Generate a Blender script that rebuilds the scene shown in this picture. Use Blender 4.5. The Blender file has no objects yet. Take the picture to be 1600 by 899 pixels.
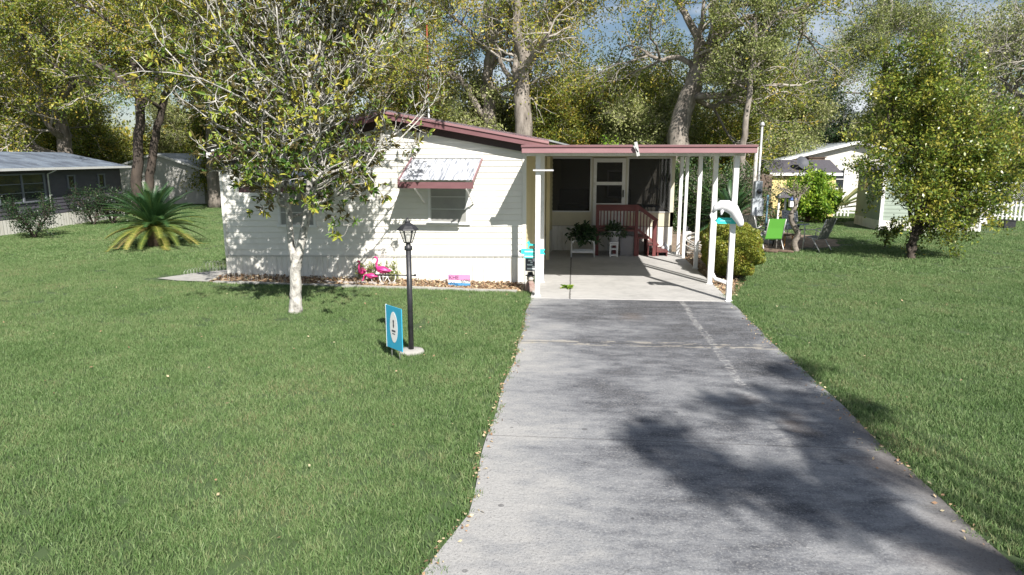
import bpy, math, random
import numpy as np
from mathutils import Vector, Matrix
R = math.radians
scene = bpy.context.scene
COL = scene.collection

# ------------------------------------------------------------------ camera
CAM_H = 2.4
YAW, PITCH, FPX = R(5.19), R(10.82), 1060.0
cd = bpy.data.cameras.new('camera'); cam = bpy.data.objects.new('camera', cd); COL.objects.link(cam)
cd.sensor_width = 36; cd.lens = 36*FPX/1600; cd.clip_end = 2000; cd.clip_start = 0.05
cam.location = (0, 0, CAM_H); cam.rotation_euler = (R(90)-PITCH, 0, YAW)
scene.camera = cam

# ------------------------------------------------------------------ sky, sun, exposure
SUN = Vector((.336, -.6885, .643)).normalized()
w = bpy.data.worlds.new('World'); scene.world = w; w.use_nodes = True
nt = w.node_tree; nt.nodes.clear()
wo = nt.nodes.new('ShaderNodeOutputWorld'); bg = nt.nodes.new('ShaderNodeBackground')
sky = nt.nodes.new('ShaderNodeTexSky'); sky.sky_type = 'NISHITA'; sky.sun_disc = False
sky.sun_elevation = R(40); sky.sun_rotation = R(154); sky.air_density = 1.0; sky.dust_density = 0.6; sky.ozone_density = 1.5
tc = nt.nodes.new('ShaderNodeTexCoord'); mp = nt.nodes.new('ShaderNodeMapping'); mp.inputs['Scale'].default_value = (1.2, 1.2, 4.0)
nz = nt.nodes.new('ShaderNodeTexNoise'); nz.inputs['Scale'].default_value = 3.2; nz.inputs['Detail'].default_value = 7; nz.inputs['Roughness'].default_value = .55
rp = nt.nodes.new('ShaderNodeValToRGB'); rp.color_ramp.elements[0].position = .48; rp.color_ramp.elements[1].position = .70
mx = nt.nodes.new('ShaderNodeMixRGB'); mx.inputs[2].default_value = (12.0, 12.4, 13.2, 1)
L = nt.links.new
L(tc.outputs['Generated'], mp.inputs[0]); L(mp.outputs[0], nz.inputs['Vector']); L(nz.outputs['Fac'], rp.inputs[0])
L(rp.outputs[0], mx.inputs[0]); L(sky.outputs[0], mx.inputs[1]); L(mx.outputs[0], bg.inputs[0]); L(bg.outputs[0], wo.inputs[0])
bg.inputs[1].default_value = 0.05
sd = bpy.data.lights.new('sun', 'SUN'); so = bpy.data.objects.new('sun', sd); COL.objects.link(so)
sd.energy = 5.0; sd.angle = R(0.55); sd.color = (1.0, .955, .89)
so.rotation_euler = (-SUN).to_track_quat('-Z', 'Y').to_euler()
scene.view_settings.view_transform = 'Standard'; scene.view_settings.look = 'None'
scene.view_settings.exposure = 0.76; scene.view_settings.gamma = 1.0
scene.render.engine = 'CYCLES'
scene.cycles.max_bounces = 6; scene.cycles.diffuse_bounces = 3; scene.cycles.transparent_max_bounces = 12
scene.cycles.sample_clamp_indirect = 6

# ------------------------------------------------------------------ measuring helpers (photo pixel -> place)
_f = np.array([-math.sin(YAW)*math.cos(PITCH), math.cos(YAW)*math.cos(PITCH), -math.sin(PITCH)])
_r = np.array([math.cos(YAW), math.sin(YAW), 0.]); _u = np.cross(_r, _f); _C = np.array([0, 0, CAM_H])
def ray(x, y): return _f+_r*(x-800)/FPX+_u*(449.5-y)/FPX
def G(x, y, z=0.0):
    d = ray(x, y); return _C+d*(z-CAM_H)/d[2]
def D(x, y, Y):
    d = ray(x, y); return _C+d*Y/d[1]

# ------------------------------------------------------------------ mesh helpers
class Geo:
    def __init__(s): s.v = []; s.f = []; s.m = []; s.t = []; s.n = 0; s.sm = []
    def add(s, v, f, mi=0, tint=None, smooth=False):
        v = np.asarray(v, dtype=np.float64).reshape(-1, 3); f = np.asarray(f, dtype=np.int64)
        if f.ndim == 1: f = f.reshape(1, -1)
        s.v.append(v); s.f.append(f+s.n); s.n += len(v)
        s.m.append(np.full(len(f), mi)); s.sm.append(np.full(len(f), smooth))
        s.t.append(np.full(len(f), .5) if tint is None else np.broadcast_to(np.asarray(tint, dtype=float), (len(f),)))
        return s
    def box(s, a, b, mi=0, M=None, tint=None):
        x0, y0, z0 = a; x1, y1, z1 = b
        v = np.array([(x0,y0,z0),(x1,y0,z0),(x1,y1,z0),(x0,y1,z0),(x0,y0,z1),(x1,y0,z1),(x1,y1,z1),(x0,y1,z1)], float)
        if M is not None: v = v@np.array(M.to_3x3()).T+np.array(M.translation)
        return s.add(v, [(0,3,2,1),(4,5,6,7),(0,1,5,4),(1,2,6,5),(2,3,7,6),(3,0,4,7)], mi, tint)
    def cbox(s, c, size, mi=0, M=None, tint=None):
        c = np.array(c); h = np.array(size)/2
        return s.box(c-h, c+h, mi, M, tint)
    def bar(s, p, q, wd, th=None, mi=0, upv=(0, 0, 1), tint=None):
        """rectangular bar from p to q, wd across, th along upv"""
        th = wd if th is None else th
        p = np.array(p, float); q = np.array(q, float); d = q-p; d /= np.linalg.norm(d)
        u = np.array(upv, float); a = np.cross(d, u)
        if np.linalg.norm(a) < 1e-4: a = np.cross(d, (0, 1., 0))
        a /= np.linalg.norm(a); b = np.cross(a, d); a = a*wd/2; b = b*th/2
        v = [p-a-b, p+a-b, p+a+b, p-a+b, q-a-b, q+a-b, q+a+b, q-a+b]
        return s.add(v, [(0,3,2,1),(4,5,6,7),(0,1,5,4),(1,2,6,5),(2,3,7,6),(3,0,4,7)], mi, tint)
    def tube(s, P, rad, n=8, mi=0, cap=True, tint=None, sq=1.0):
        P = np.asarray(P, float); k = len(P); rad = np.broadcast_to(np.asarray(rad, float), (k,))
        T = np.gradient(P, axis=0) if k > 2 else np.array([P[1]-P[0]]*2)
        T /= np.linalg.norm(T, axis=1)[:, None]+1e-9
        ref = np.array([0, 0, 1.]) if abs(T[0][2]) < .9 else np.array([1., 0, 0])
        A = []; a = ref-T[0]*np.dot(ref, T[0])
        for i in range(k):
            a = a-T[i]*np.dot(a, T[i]); a /= np.linalg.norm(a)+1e-9; A.append(a)
        A = np.array(A); B = np.cross(T, A)
        th = np.arange(n)*2*math.pi/n
        v = (P[:, None, :]+rad[:, None, None]*(np.cos(th)[None, :, None]*A[:, None, :]*sq+np.sin(th)[None, :, None]*B[:, None, :])).reshape(-1, 3)
        i = np.arange(k-1)[:, None]*n; j = np.arange(n)[None, :]; j2 = (j+1) % n
        f = np.stack([i+j, i+j2, i+n+j2, i+n+j], -1).reshape(-1, 4)
        s.add(v, f, mi, tint, True)
        if cap and n > 3:
            s.f.append(np.array([list(range(n))[::-1]])+s.n-len(v)); s.m.append(np.array([mi])); s.t.append(np.array([.5])); s.sm.append(np.array([False]))
            s.f.append(np.array([list(range((k-1)*n, k*n))])+s.n-len(v)); s.m.append(np.array([mi])); s.t.append(np.array([.5])); s.sm.append(np.array([False]))
        return s
    def lathe(s, prof, n=16, c=(0, 0, 0), mi=0, rot=0.0, smooth=True, sx=1, sy=1):
        prof = np.array(prof, float); k = len(prof); th = np.arange(n)*2*math.pi/n+rot
        v = np.stack([np.outer(prof[:, 0], np.cos(th))*sx+c[0], np.outer(prof[:, 0], np.sin(th))*sy+c[1], np.outer(prof[:, 1], np.ones(n))+c[2]], -1).reshape(-1, 3)
        i = np.arange(k-1)[:, None]*n; j = np.arange(n)[None, :]; j2 = (j+1) % n
        f = np.stack([i+j, i+j2, i+n+j2, i+n+j], -1).reshape(-1, 4)
        return s.add(v, f, mi, None, smooth)
    def prism(s, poly, M, th, mi=0):
        """2D polygon (x,z) extruded along local y by th, placed by M"""
        n = len(poly); v = [(x, 0, z) for x, z in poly]+[(x, th, z) for x, z in poly]
        v = np.array(v, float)@np.array(M.to_3x3()).T+np.array(M.translation)
        s.add(v, [list(range(n))], mi); b = s.n-len(v)
        s.f.append(np.array([list(range(n, 2*n))[::-1]])+b); s.m.append(np.array([mi])); s.t.append(np.array([.5])); s.sm.append(np.array([False]))
        f = np.array([((i+1) % n, i, n+i, n+(i+1) % n) for i in range(n)])+b
        s.f.append(f); s.m.append(np.full(n, mi)); s.t.append(np.full(n, .5)); s.sm.append(np.full(n, False))
        return s
    def mesh(s, name, mats):
        me = bpy.data.meshes.new(name)
        V = np.concatenate(s.v); me.vertices.add(len(V)); me.vertices.foreach_set('co', V.astype(np.float32).ravel())
        tot = np.concatenate([np.full(len(f), f.shape[1]) for f in s.f]); lv = np.concatenate([f.ravel() for f in s.f])
        me.loops.add(len(lv)); me.loops.foreach_set('vertex_index', lv.astype(np.int32))
        me.polygons.add(len(tot)); me.polygons.foreach_set('loop_start', np.concatenate([[0], np.cumsum(tot)[:-1]]).astype(np.int32))
        me.polygons.foreach_set('loop_total', tot.astype(np.int32))
        me.polygons.foreach_set('material_index', np.concatenate(s.m).astype(np.int32))
        me.polygons.foreach_set('use_smooth', np.concatenate(s.sm).astype(bool))
        at = me.attributes.new('tint', 'FLOAT', 'FACE'); at.data.foreach_set('value', np.concatenate(s.t).astype(np.float32))
        for m in (mats if isinstance(mats, (list, tuple)) else [mats]): me.materials.append(m)
        me.update(calc_edges=True); me.validate()
        return me
def obj(name, geo, mats, parent=None, bevel=0, **props):
    me = geo.mesh(name, mats) if isinstance(geo, Geo) else geo
    o = bpy.data.objects.new(name, me); COL.objects.link(o)
    if parent is not None: o.parent = parent
    if bevel:
        b = o.modifiers.new('bevel', 'BEVEL'); b.width = bevel; b.segments = 2; b.limit_method = 'ANGLE'
    for k, v in props.items(): o[k] = v
    return o
def thing(name, label, cat, loc=(0, 0, 0), rz=0, group=None):
    o = bpy.data.objects.new(name, None); COL.objects.link(o); o.location = loc; o.rotation_euler = (0, 0, rz)
    o.empty_display_size = .2
    o['label'] = label; o['category'] = cat
    if group: o['group'] = group
    return o
def tag(o, label, cat, group=None):
    o['label'] = label; o['category'] = cat
    if group: o['group'] = group
    return o
def dup(root, loc, rz, label=None, scale=None):
    r = root.copy(); COL.objects.link(r); r.location = loc; r.rotation_euler = (0, 0, rz)
    if scale: r.scale = (scale,)*3 if not isinstance(scale, tuple) else scale
    if label: r['label'] = label
    for ch in list(root.children):
        c = ch.copy(); COL.objects.link(c); c.parent = r
        for g in list(ch.children):
            d = g.copy(); COL.objects.link(d); d.parent = c
    return r

# ------------------------------------------------------------------ materials
def mat(name, col, rough=.6, col2=None, scale=6., detail=4., lo=.35, hi=.65, bump=0., bscale=None, metal=0., stretch=(1, 1, 1), trans=0., spec=.5, coord='Object'):
    m = bpy.data.materials.new(name); m.use_nodes = True; n = m.node_tree; b = n.nodes['Principled BSDF']
    b.inputs['Roughness'].default_value = rough; b.inputs['Metallic'].default_value = metal
    b.inputs['Specular IOR Level'].default_value = spec
    b.inputs['Base Color'].default_value = (*col, 1)
    t = n.nodes.new('ShaderNodeTexCoord'); mpg = n.nodes.new('ShaderNodeMapping'); mpg.inputs['Scale'].default_value = stretch
    n.links.new(t.outputs[coord], mpg.inputs[0])
    if col2 is not None:
        z = n.nodes.new('ShaderNodeTexNoise'); z.inputs['Scale'].default_value = scale; z.inputs['Detail'].default_value = detail; z.inputs['Roughness'].default_value = .62
        r = n.nodes.new('ShaderNodeValToRGB'); r.color_ramp.elements[0].position = lo; r.color_ramp.elements[1].position = hi
        r.color_ramp.elements[0].color = (*col, 1); r.color_ramp.elements[1].color = (*col2, 1)
        n.links.new(mpg.outputs[0], z.inputs['Vector']); n.links.new(z.outputs['Fac'], r.inputs[0]); n.links.new(r.outputs[0], b.inputs['Base Color'])
    if bump:
        z2 = n.nodes.new('ShaderNodeTexNoise'); z2.inputs['Scale'].default_value = bscale or scale*3; z2.inputs['Detail'].default_value = 5
        bp = n.nodes.new('ShaderNodeBump'); bp.inputs['Strength'].default_value = bump; bp.inputs['Distance'].default_value = .02
        n.links.new(mpg.outputs[0], z2.inputs['Vector']); n.links.new(z2.outputs['Fac'], bp.inputs['Height']); n.links.new(bp.outputs[0], b.inputs['Normal'])
    return m
def leafmat(name, stops, rough=.5, trans=.35, back=None, spec=.4):
    """leaf colour from the per-leaf tint attribute"""
    m = bpy.data.materials.new(name); m.use_nodes = True; n = m.node_tree; b = n.nodes['Principled BSDF']
    gain = 1.75; stops = [(p, tuple(min(c*gain, .6) for c in col)) for p, col in stops]
    a = n.nodes.new('ShaderNodeAttribute'); a.attribute_name = 'tint'
    r = n.nodes.new('ShaderNodeValToRGB'); e = r.color_ramp.elements
    e[0].position = stops[0][0]; e[0].color = (*stops[0][1], 1); e[1].position = stops[-1][0]; e[1].color = (*stops[-1][1], 1)
    for p, c in stops[1:-1]:
        q = e.new(p); q.color = (*c, 1)
    n.links.new(a.outputs['Fac'], r.inputs[0]); out = r.outputs[0]
    if back is not None:
        g = n.nodes.new('ShaderNodeNewGeometry'); mm = n.nodes.new('ShaderNodeMixRGB'); mm.inputs[2].default_value = (*back, 1)
        n.links.new(g.outputs['Backfacing'], mm.inputs[0]); n.links.new(out, mm.inputs[1]); out = mm.outputs[0]
    n.links.new(out, b.inputs['Base Color']); b.inputs['Roughness'].default_value = rough; b.inputs['Specular IOR Level'].default_value = spec
    tr = n.nodes.new('ShaderNodeBsdfTranslucent'); ms = n.nodes.new('ShaderNodeMixShader'); ms.inputs[0].default_value = trans
    n.links.new(out, tr.inputs[0]); n.links.new(b.outputs[0], ms.inputs[1]); n.links.new(tr.outputs[0], ms.inputs[2])
    n.links.new(ms.outputs[0], n.nodes['Material Output'].inputs[0])
    return m

M_side = mat('cream_siding', (.77, .755, .70), .5, (.60, .585, .53), 1.6, 8, .50, .85, .08, 30, stretch=(1, 1, .7))
M_skirt = mat('cream_skirting', (.75, .735, .68), .55, (.48, .45, .38), 3.0, 8, .50, .80, .05, 40, stretch=(3, 1, .6))
M_yel = mat('pale_yellow_wall', (.72, .63, .38), .6, (.62, .54, .32), 2, 5, stretch=(1, 1, .4))
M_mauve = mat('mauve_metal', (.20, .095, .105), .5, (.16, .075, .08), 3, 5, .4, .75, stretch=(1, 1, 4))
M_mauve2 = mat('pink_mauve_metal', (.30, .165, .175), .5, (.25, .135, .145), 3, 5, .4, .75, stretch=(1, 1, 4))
M_brown = mat('dark_brown_trim', (.035, .018, .018), .5)
M_white = mat('white_paint', (.78, .78, .775), .45, (.58, .57, .54), 5, 8, .52, .8)
M_soff = mat('soffit_cream', (.62, .58, .45), .6, (.52, .48, .38), 2, 4)
M_roof = mat('pale_metal_roof', (.36, .39, .42), .5, (.22, .25, .29), 1.5, 6, .4, .7, stretch=(1, .3, 1))
M_glass = mat('window_glass', (.03, .035, .04), .06, spec=.8)
M_frame = mat('aluminium_frame', (.55, .55, .54), .4, metal=.3)
M_blind = mat('grey_blind', (.30, .30, .28), .7, (.25, .25, .24), 3)
M_black = mat('black_metal', (.018, .019, .022), .45, (.035, .035, .04), 12, bump=.1)
M_maroon = mat('maroon_wood', (.15, .036, .034), .6, (.10, .026, .026), 5, 5, stretch=(1, 1, 1), bump=.1)
M_teal = mat('teal_paint', (.03, .55, .52), .5, (.05, .62, .58), 4)
M_slate = mat('chalk_slate', (.07, .075, .09), .7, (.10, .10, .12), 9)
M_lett = mat('white_lettering', (.75, .78, .78), .6)
M_dlett = mat('dark_lettering', (.10, .03, .09), .6)
M_pink = mat('flamingo_pink', (.50, .018, .16), .4, (.62, .05, .22), 9)
M_conc = mat('pale_concrete', (.42, .41, .38), .85, (.30, .29, .27), 5, 8, .35, .7, .25, 60)
M_bark = mat('oak_bark', (.34, .30, .26), .9, (.14, .12, .10), 5, 7, .35, .65, .9, 14, stretch=(1, 1, .35))
M_darkbark = mat('dark_bark', (.045, .036, .03), .9, (.09, .07, .055), 5, 7, bump=.8, bscale=14, stretch=(1, 1, .35))
M_pale = mat('pale_smooth_bark', (.52, .50, .46), .85, (.17, .16, .145), 13, 8, .46, .66, .8, 34, stretch=(1, 1, .6))
M_twig = mat('grey_twig', (.36, .33, .29), .9)
M_redbark = mat('brown_bark', (.16, .11, .08), .9, (.08, .055, .04), 8, 6, bump=.6)

L_oak = leafmat('oak_leaves', [(0, (.045, .075, .016)), (.35, (.095, .130, .022)), (.6, (.170, .190, .030)), (.82, (.245, .230, .036)), (1, (.31, .235, .05))], .45, .35)
L_grey = leafmat('grey_mossy_leaves', [(0, (.060, .080, .026)), (.4, (.115, .142, .040)), (.7, (.175, .195, .062)), (1, (.25, .25, .12))], .6, .3)
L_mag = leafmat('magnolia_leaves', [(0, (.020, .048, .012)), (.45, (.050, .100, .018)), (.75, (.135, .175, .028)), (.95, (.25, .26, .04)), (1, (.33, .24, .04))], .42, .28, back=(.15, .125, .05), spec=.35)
L_cam = leafmat('glossy_yellowgreen_leaves', [(0, (.03, .055, .014)), (.45, (.085, .130, .020)), (.75, (.160, .190, .028)), (1, (.22, .205, .035))], .35, .32, spec=.6)
L_dark = leafmat('dark_leaves', [(0, (.012, .028, .012)), (.5, (.028, .055, .018)), (1, (.07, .105, .028))], .4, .25)
L_bright = leafmat('bright_leaves', [(0, (.045, .100, .014)), (.5, (.11, .20, .022)), (1, (.26, .33, .04))], .4, .4)
L_bush = leafmat('clipped_bush_leaves', [(0, (.05, .080, .015)), (.5, (.14, .16, .024)), (.85, (.19, .18, .03)), (1, (.20, .11, .03))], .45, .3)
L_frond = leafmat('cycad_frond', [(0, (.018, .045, .018)), (.4, (.035, .085, .028)), (.65, (.105, .135, .026)), (.85, (.22, .20, .05)), (1, (.27, .19, .09))], .35, .25, spec=.6)
L_dry = leafmat('dry_leaf_litter', [(0, (.10, .06, .035)), (.5, (.24, .15, .09)), (1, (.42, .30, .19))], .8, .1)
L_pot = leafmat('potted_plant_leaves', [(0, (.010, .024, .012)), (1, (.04, .075, .03))], .4, .2)

# ------------------------------------------------------------------ ground
def posmat(name): 
    m = bpy.data.materials.new(name); m.use_nodes = True; n = m.node_tree
    g = n.nodes.new('ShaderNodeNewGeometry'); return m, n, n.nodes['Principled BSDF'], g.outputs['Position']
def N(n, t, **kw):
    x = n.nodes.new(t)
    for k, v in kw.items():
        if k in x.inputs.keys(): x.inputs[k].default_value = v
        else: setattr(x, k, v)
    return x
def noise(n, vec, scale, detail=5, rough=.6, sc=(1, 1, 1)):
    mpg = N(n, 'ShaderNodeMapping', Scale=sc); n.links.new(vec, mpg.inputs[0])
    z = N(n, 'ShaderNodeTexNoise', Scale=scale, Detail=detail, Roughness=rough); n.links.new(mpg.outputs[0], z.inputs['Vector']); return z.outputs['Fac']
def ramp(n, fac, stops):
    r = n.nodes.new('ShaderNodeValToRGB'); e = r.color_ramp.elements
    e[0].position, e[0].color = stops[0][0], (*stops[0][1], 1); e[1].position, e[1].color = stops[-1][0], (*stops[-1][1], 1)
    for p, c in stops[1:-1]:
        q = e.new(p); q.color = (*c, 1)
    n.links.new(fac, r.inputs[0]); return r.outputs[0]
def mixc(n, fac, a, b, mode='MIX'):
    x = n.nodes.new('ShaderNodeMixRGB'); x.blend_type = mode
    for i, v in ((0, fac), (1, a), (2, b)):
        if isinstance(v, (int, float)): x.inputs[i].default_value = v
        elif isinstance(v, tuple): x.inputs[i].default_value = (*v, 1)
        else: n.links.new(v, x.inputs[i])
    return x.outputs[0]
def math_(n, op, a, b=None, c=None, clamp=False):
    x = n.nodes.new('ShaderNodeMath'); x.operation = op; x.use_clamp = clamp
    for i, v in enumerate((a, b, c)):
        if v is None: continue
        if isinstance(v, (int, float)): x.inputs[i].default_value = v
        else: n.links.new(v, x.inputs[i])
    return x.outputs[0]

GREEN_A, GREEN_B, GREEN_C = (.078, .150, .045), (.155, .250, .088), (.250, .315, .145)
m, n, b, pos = posmat('lawn_soil')
f1 = noise(n, pos, .9, 6); f2 = noise(n, pos, 18, 6)
c = ramp(n, f1, [(.3, (.045, .080, .026)), (.55, (.06, .105, .034)), (.75, (.08, .115, .042))])
c = mixc(n, math_(n, 'MULTIPLY', f2, .5), c, (.045, .05, .025)); n.links.new(c, b.inputs['Base Color']); b.inputs['Roughness'].default_value = .9
M_soil = m
g = Geo(); g.add([(-400, -60, 0), (400, -60, 0), (400, 700, 0), (-400, 700, 0)], [(0, 1, 2, 3)])
obj('ground', g, M_soil, kind='structure')

# grass blades: one object; patches of blades instanced over the lawn
m, n, b, pos = posmat('grass_blades')
at = N(n, 'ShaderNodeAttribute', attribute_name='tint')
big = noise(n, pos, .55, 5, .6, (1, 1, 0)); mid = noise(n, pos, 3.5, 4, .6, (1, 1, 0))
k = math_(n, 'ADD', math_(n, 'MULTIPLY', at.outputs['Fac'], .40), math_(n, 'ADD', math_(n, 'MULTIPLY', big, .62), math_(n, 'MULTIPLY', mid, .44)))
c = ramp(n, k, [(.45, GREEN_A), (.69, GREEN_B), (.91, GREEN_C), (1.0, (.27, .25, .13))])
n.links.new(c, b.inputs['Base Color']); b.inputs['Roughness'].default_value = .5; b.inputs['Specular IOR Level'].default_value = .3
tr = N(n, 'ShaderNodeBsdfTranslucent'); ms = N(n, 'ShaderNodeMixShader'); ms.inputs[0].default_value = .3
n.links.new(c, tr.inputs[0]); n.links.new(b.outputs[0], ms.inputs[1]); n.links.new(tr.outputs[0], ms.inputs[2]); n.links.new(ms.outputs[0], n.nodes['Material Output'].inputs[0])
M_grass = m
HO = np.array([-.875, 12.58]); HA = math.atan2(-.065, 1.0)   # house origin (front right corner) and turn
def tohouse(X, Y):
    dx, dy = X-HO[0], Y-HO[1]; ca, sa = math.cos(HA), math.sin(HA)
    return dx*ca+dy*sa, -dx*sa+dy*ca
def hpt(x, y, z=0.):
    ca, sa = math.cos(HA), math.sin(HA); return np.array([HO[0]+x*ca-y*sa, HO[1]+x*sa+y*ca, z])
def drive_edge_l(Y): return -.70-.018*np.sin(Y*1.3)-.012*np.sin(Y*3.7+1)-np.clip(4.2-Y, 0, 9)*.22*(Y < 4.2)
def drive_edge_r(Y): return 2.64+.015*np.sin(Y*1.7+2)+.01*np.sin(Y*4.1)
def in_lawn(X, Y):
    ok = ~((X > drive_edge_l(Y)) & (X < drive_edge_r(Y)) & (Y < 22))
    hx, hy = tohouse(X, Y)
    ok &= ~((hx > -6.1) & (hx < 1.2) & (hy > -.60) & (hy < 13))
    ok &= ~((hx > -7.5+np.clip(hy, 0, 9)*1.3) & (hx < -6.0) & (hy > -.55) & (hy < 1.0))
    ok &= ~((X > 2.5) & (X < 3.0+.3*np.clip(Y-12.6, 0, 1.4)) & (Y > 12.1) & (Y < 18.5))
    ok &= ~((X > 2.4) & (X < 4.4) & (Y > 16.5) & (Y < 26))
    ok &= ~((((X-5.7)/2.0)**2+((Y-20.9)/2.5)**2) < 1)
    ok &= ~((X > 10.1) & (X < 14.0) & (Y > 23.7) & (Y < 27))
    return ok
def blades(rng, size, cnt, wd, h0, h1):
    p = (rng.random((cnt, 2))-.5)*size; a = rng.random(cnt)*2*math.pi; h = h0+(h1-h0)*rng.random(cnt)**1.3
    lean = rng.normal(0, .42, (cnt, 2))*h[:, None]; wv = np.stack([np.cos(a), np.sin(a)], 1)*wd*(.6+.8*rng.random(cnt))[:, None]/2
    z = np.zeros(cnt)
    def P(xy, zz): return np.concatenate([xy, zz[:, None]], 1)
    v = np.stack([P(p-wv, z), P(p+wv, z), P(p+lean*.4+wv*.8, h*.6), P(p+lean*.4-wv*.8, h*.6), P(p+lean*1.15, h)], 1)
    i = np.arange(cnt)[:, None]*5
    return v.reshape(-1, 3), i+np.array([[0, 1, 2, 3]]), i+np.array([[3, 2, 4]]), rng.random(cnt)
rng = np.random.default_rng(5)
gg = Geo(); pid_v = []
specs = [(.5, 1000, .0045, .018, .048), (.5, 950, .0048, .02, .058), (.6, 620, .010, .02, .05)]
for q, (sz, cnt, wd, h0, h1) in enumerate(specs):
    v, f4, f3, t = blades(rng, sz, cnt, wd, h0, h1)
    gg.add(v, f4, 0, t); gg.f.append(f3+gg.n-len(v)); gg.m.append(np.zeros(cnt)); gg.t.append(t); gg.sm.append(np.zeros(cnt, bool))
    pid_v.append(np.full(len(v), q+1))
pts = []; pk = []
def scatter(x0, x1, y0, y1, step, kinds):
    xs = np.arange(x0, x1, step); ys = np.arange(y0, y1, step); X, Y = np.meshgrid(xs, ys)
    X = X.ravel()+rng.uniform(-.3, .3, X.size)*step; Y = Y.ravel()+rng.uniform(-.3, .3, Y.size)*step
    d = Y*math.cos(YAW)-X*math.sin(YAW); lat = X*math.cos(YAW)+Y*math.sin(YAW)
    ok = in_lawn(X, Y) & (np.abs(lat) < d*.85+4.5)
    for dx, dy in ((.2, 0), (-.2, 0), (0, .2), (0, -.2)): ok &= in_lawn(X+dx, Y+dy)
    X, Y = X[ok], Y[ok]; pts.append(np.stack([X, Y, np.zeros_like(X)], 1)); pk.append(rng.choice(kinds, len(X)))
scatter(-13, 15, 1.6, 9.0, .34, [1, 2]); scatter(-18, 20, 9.0, 15, .40, [1, 2]); scatter(-26, 28, 15, 24, .5, [3]); scatter(-34, 34, 24, 36, .62, [3])
# a fringe along the edges
def edge_fringe(fn, sgn, y0, y1):
    Y = np.arange(y0, y1, .045)+rng.uniform(-.02, .02, len(np.arange(y0, y1, .045))); X = fn(Y)+sgn*(.02+rng.random(len(Y))**1.3*.34-.05*(rng.random(len(Y)) < .15))
    return np.stack([X, Y, np.zeros_like(X)], 1)
pts = np.concatenate(pts); pk = np.concatenate(pk)
# fringe patch = kind 4: small tuft
v, f4, f3, t = blades(rng, .10, 46, .006, .02, .06)
gg.add(v, f4, 0, t); gg.f.append(f3+gg.n-len(v)); gg.m.append(np.zeros(46)); gg.t.append(t); gg.sm.append(np.zeros(46, bool)); pid_v.append(np.full(len(v), 4))
fr = [edge_fringe(drive_edge_l, -1, 2.4, 12.0), edge_fringe(drive_edge_r, 1, 2.4, 12.0), edge_fringe(drive_edge_l, -1, 2.4, 12.0), edge_fringe(drive_edge_r, 1, 2.4, 12.0)]
e2 = np.array([hpt(x, -.62-rng.random()*.14) for x in np.arange(-7.6, .0, .035)]); fr.append(e2)
e3 = np.array([(3.0+.3*min(max(y-12.6, 0), 1.4)+rng.random()*.25, y, 0) for y in np.arange(11.9, 16.6, .05)]); fr.append(e3)
e4 = np.array([(x, 12.0-rng.random()*.2, 0) for x in np.arange(2.75, 3.7, .05)]); fr.append(e4)
fr = np.concatenate(fr); ng = Geo()
gg.v.append(np.concatenate([pts, fr])); gg.n += len(pts)+len(fr)
me = gg.mesh('grass', M_grass)
nv = len(me.vertices); pid = np.zeros(nv, np.int32); pv = np.concatenate(pid_v); 
kind_arr = np.concatenate([pv, -pk, np.full(len(fr), -4)]).astype(np.int32)
if len(kind_arr) == nv:
    a = me.attributes.new('pid', 'INT', 'POINT'); a.data.foreach_set('value', kind_arr)
    a = me.attributes.new('rz', 'FLOAT', 'POINT'); a.data.foreach_set('value', (rng.random(nv)*6.283).astype(np.float32))
    a = me.attributes.new('sc', 'FLOAT', 'POINT'); a.data.foreach_set('value', (.8+.4*rng.random(nv)).astype(np.float32))
og = bpy.data.objects.new('grass', me); COL.objects.link(og); og['kind'] = 'stuff'
ngp = bpy.data.node_groups.new('lawn', 'GeometryNodeTree')
ngp.interface.new_socket('Geometry', in_out='INPUT', socket_type='NodeSocketGeometry'); ngp.interface.new_socket('Geometry', in_out='OUTPUT', socket_type='NodeSocketGeometry')
gi = ngp.nodes.new('NodeGroupInput'); go = ngp.nodes.new('NodeGroupOutput'); jn = ngp.nodes.new('GeometryNodeJoinGeometry')
def named(nm, ty):
    x = ngp.nodes.new('GeometryNodeInputNamedAttribute'); x.data_type = ty; x.inputs['Name'].default_value = nm; return x.outputs['Attribute']
def isid(val):
    x = ngp.nodes.new('FunctionNodeCompare'); x.data_type = 'INT'; x.operation = 'EQUAL'
    ins = [i for i in x.inputs if i.type == 'INT' and i.enabled]; ngp.links.new(named('pid', 'INT'), ins[0]); ins[1].default_value = val
    return x.outputs['Result']
for q in (1, 2, 3, 4):
    s1 = ngp.nodes.new('GeometryNodeSeparateGeometry'); s1.domain = 'POINT'; ngp.links.new(gi.outputs[0], s1.inputs['Geometry']); ngp.links.new(isid(q), s1.inputs['Selection'])
    s2 = ngp.nodes.new('GeometryNodeSeparateGeometry'); s2.domain = 'POINT'; ngp.links.new(gi.outputs[0], s2.inputs['Geometry']); ngp.links.new(isid(-q), s2.inputs['Selection'])
    ip = ngp.nodes.new('GeometryNodeInstanceOnPoints'); ngp.links.new(s2.outputs[0], ip.inputs['Points']); ngp.links.new(s1.outputs[0], ip.inputs['Instance'])
    cx = ngp.nodes.new('ShaderNodeCombineXYZ'); ngp.links.new(named('rz', 'FLOAT'), cx.inputs['Z']); ngp.links.new(cx.outputs[0], ip.inputs['Rotation'])
    ngp.links.new(named('sc', 'FLOAT'), ip.inputs['Scale']); ngp.links.new(ip.outputs[0], jn.inputs[0])
ngp.links.new(jn.outputs[0], go.inputs[0])
md = og.modifiers.new('lawn', 'NODES'); md.node_group = ngp

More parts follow.
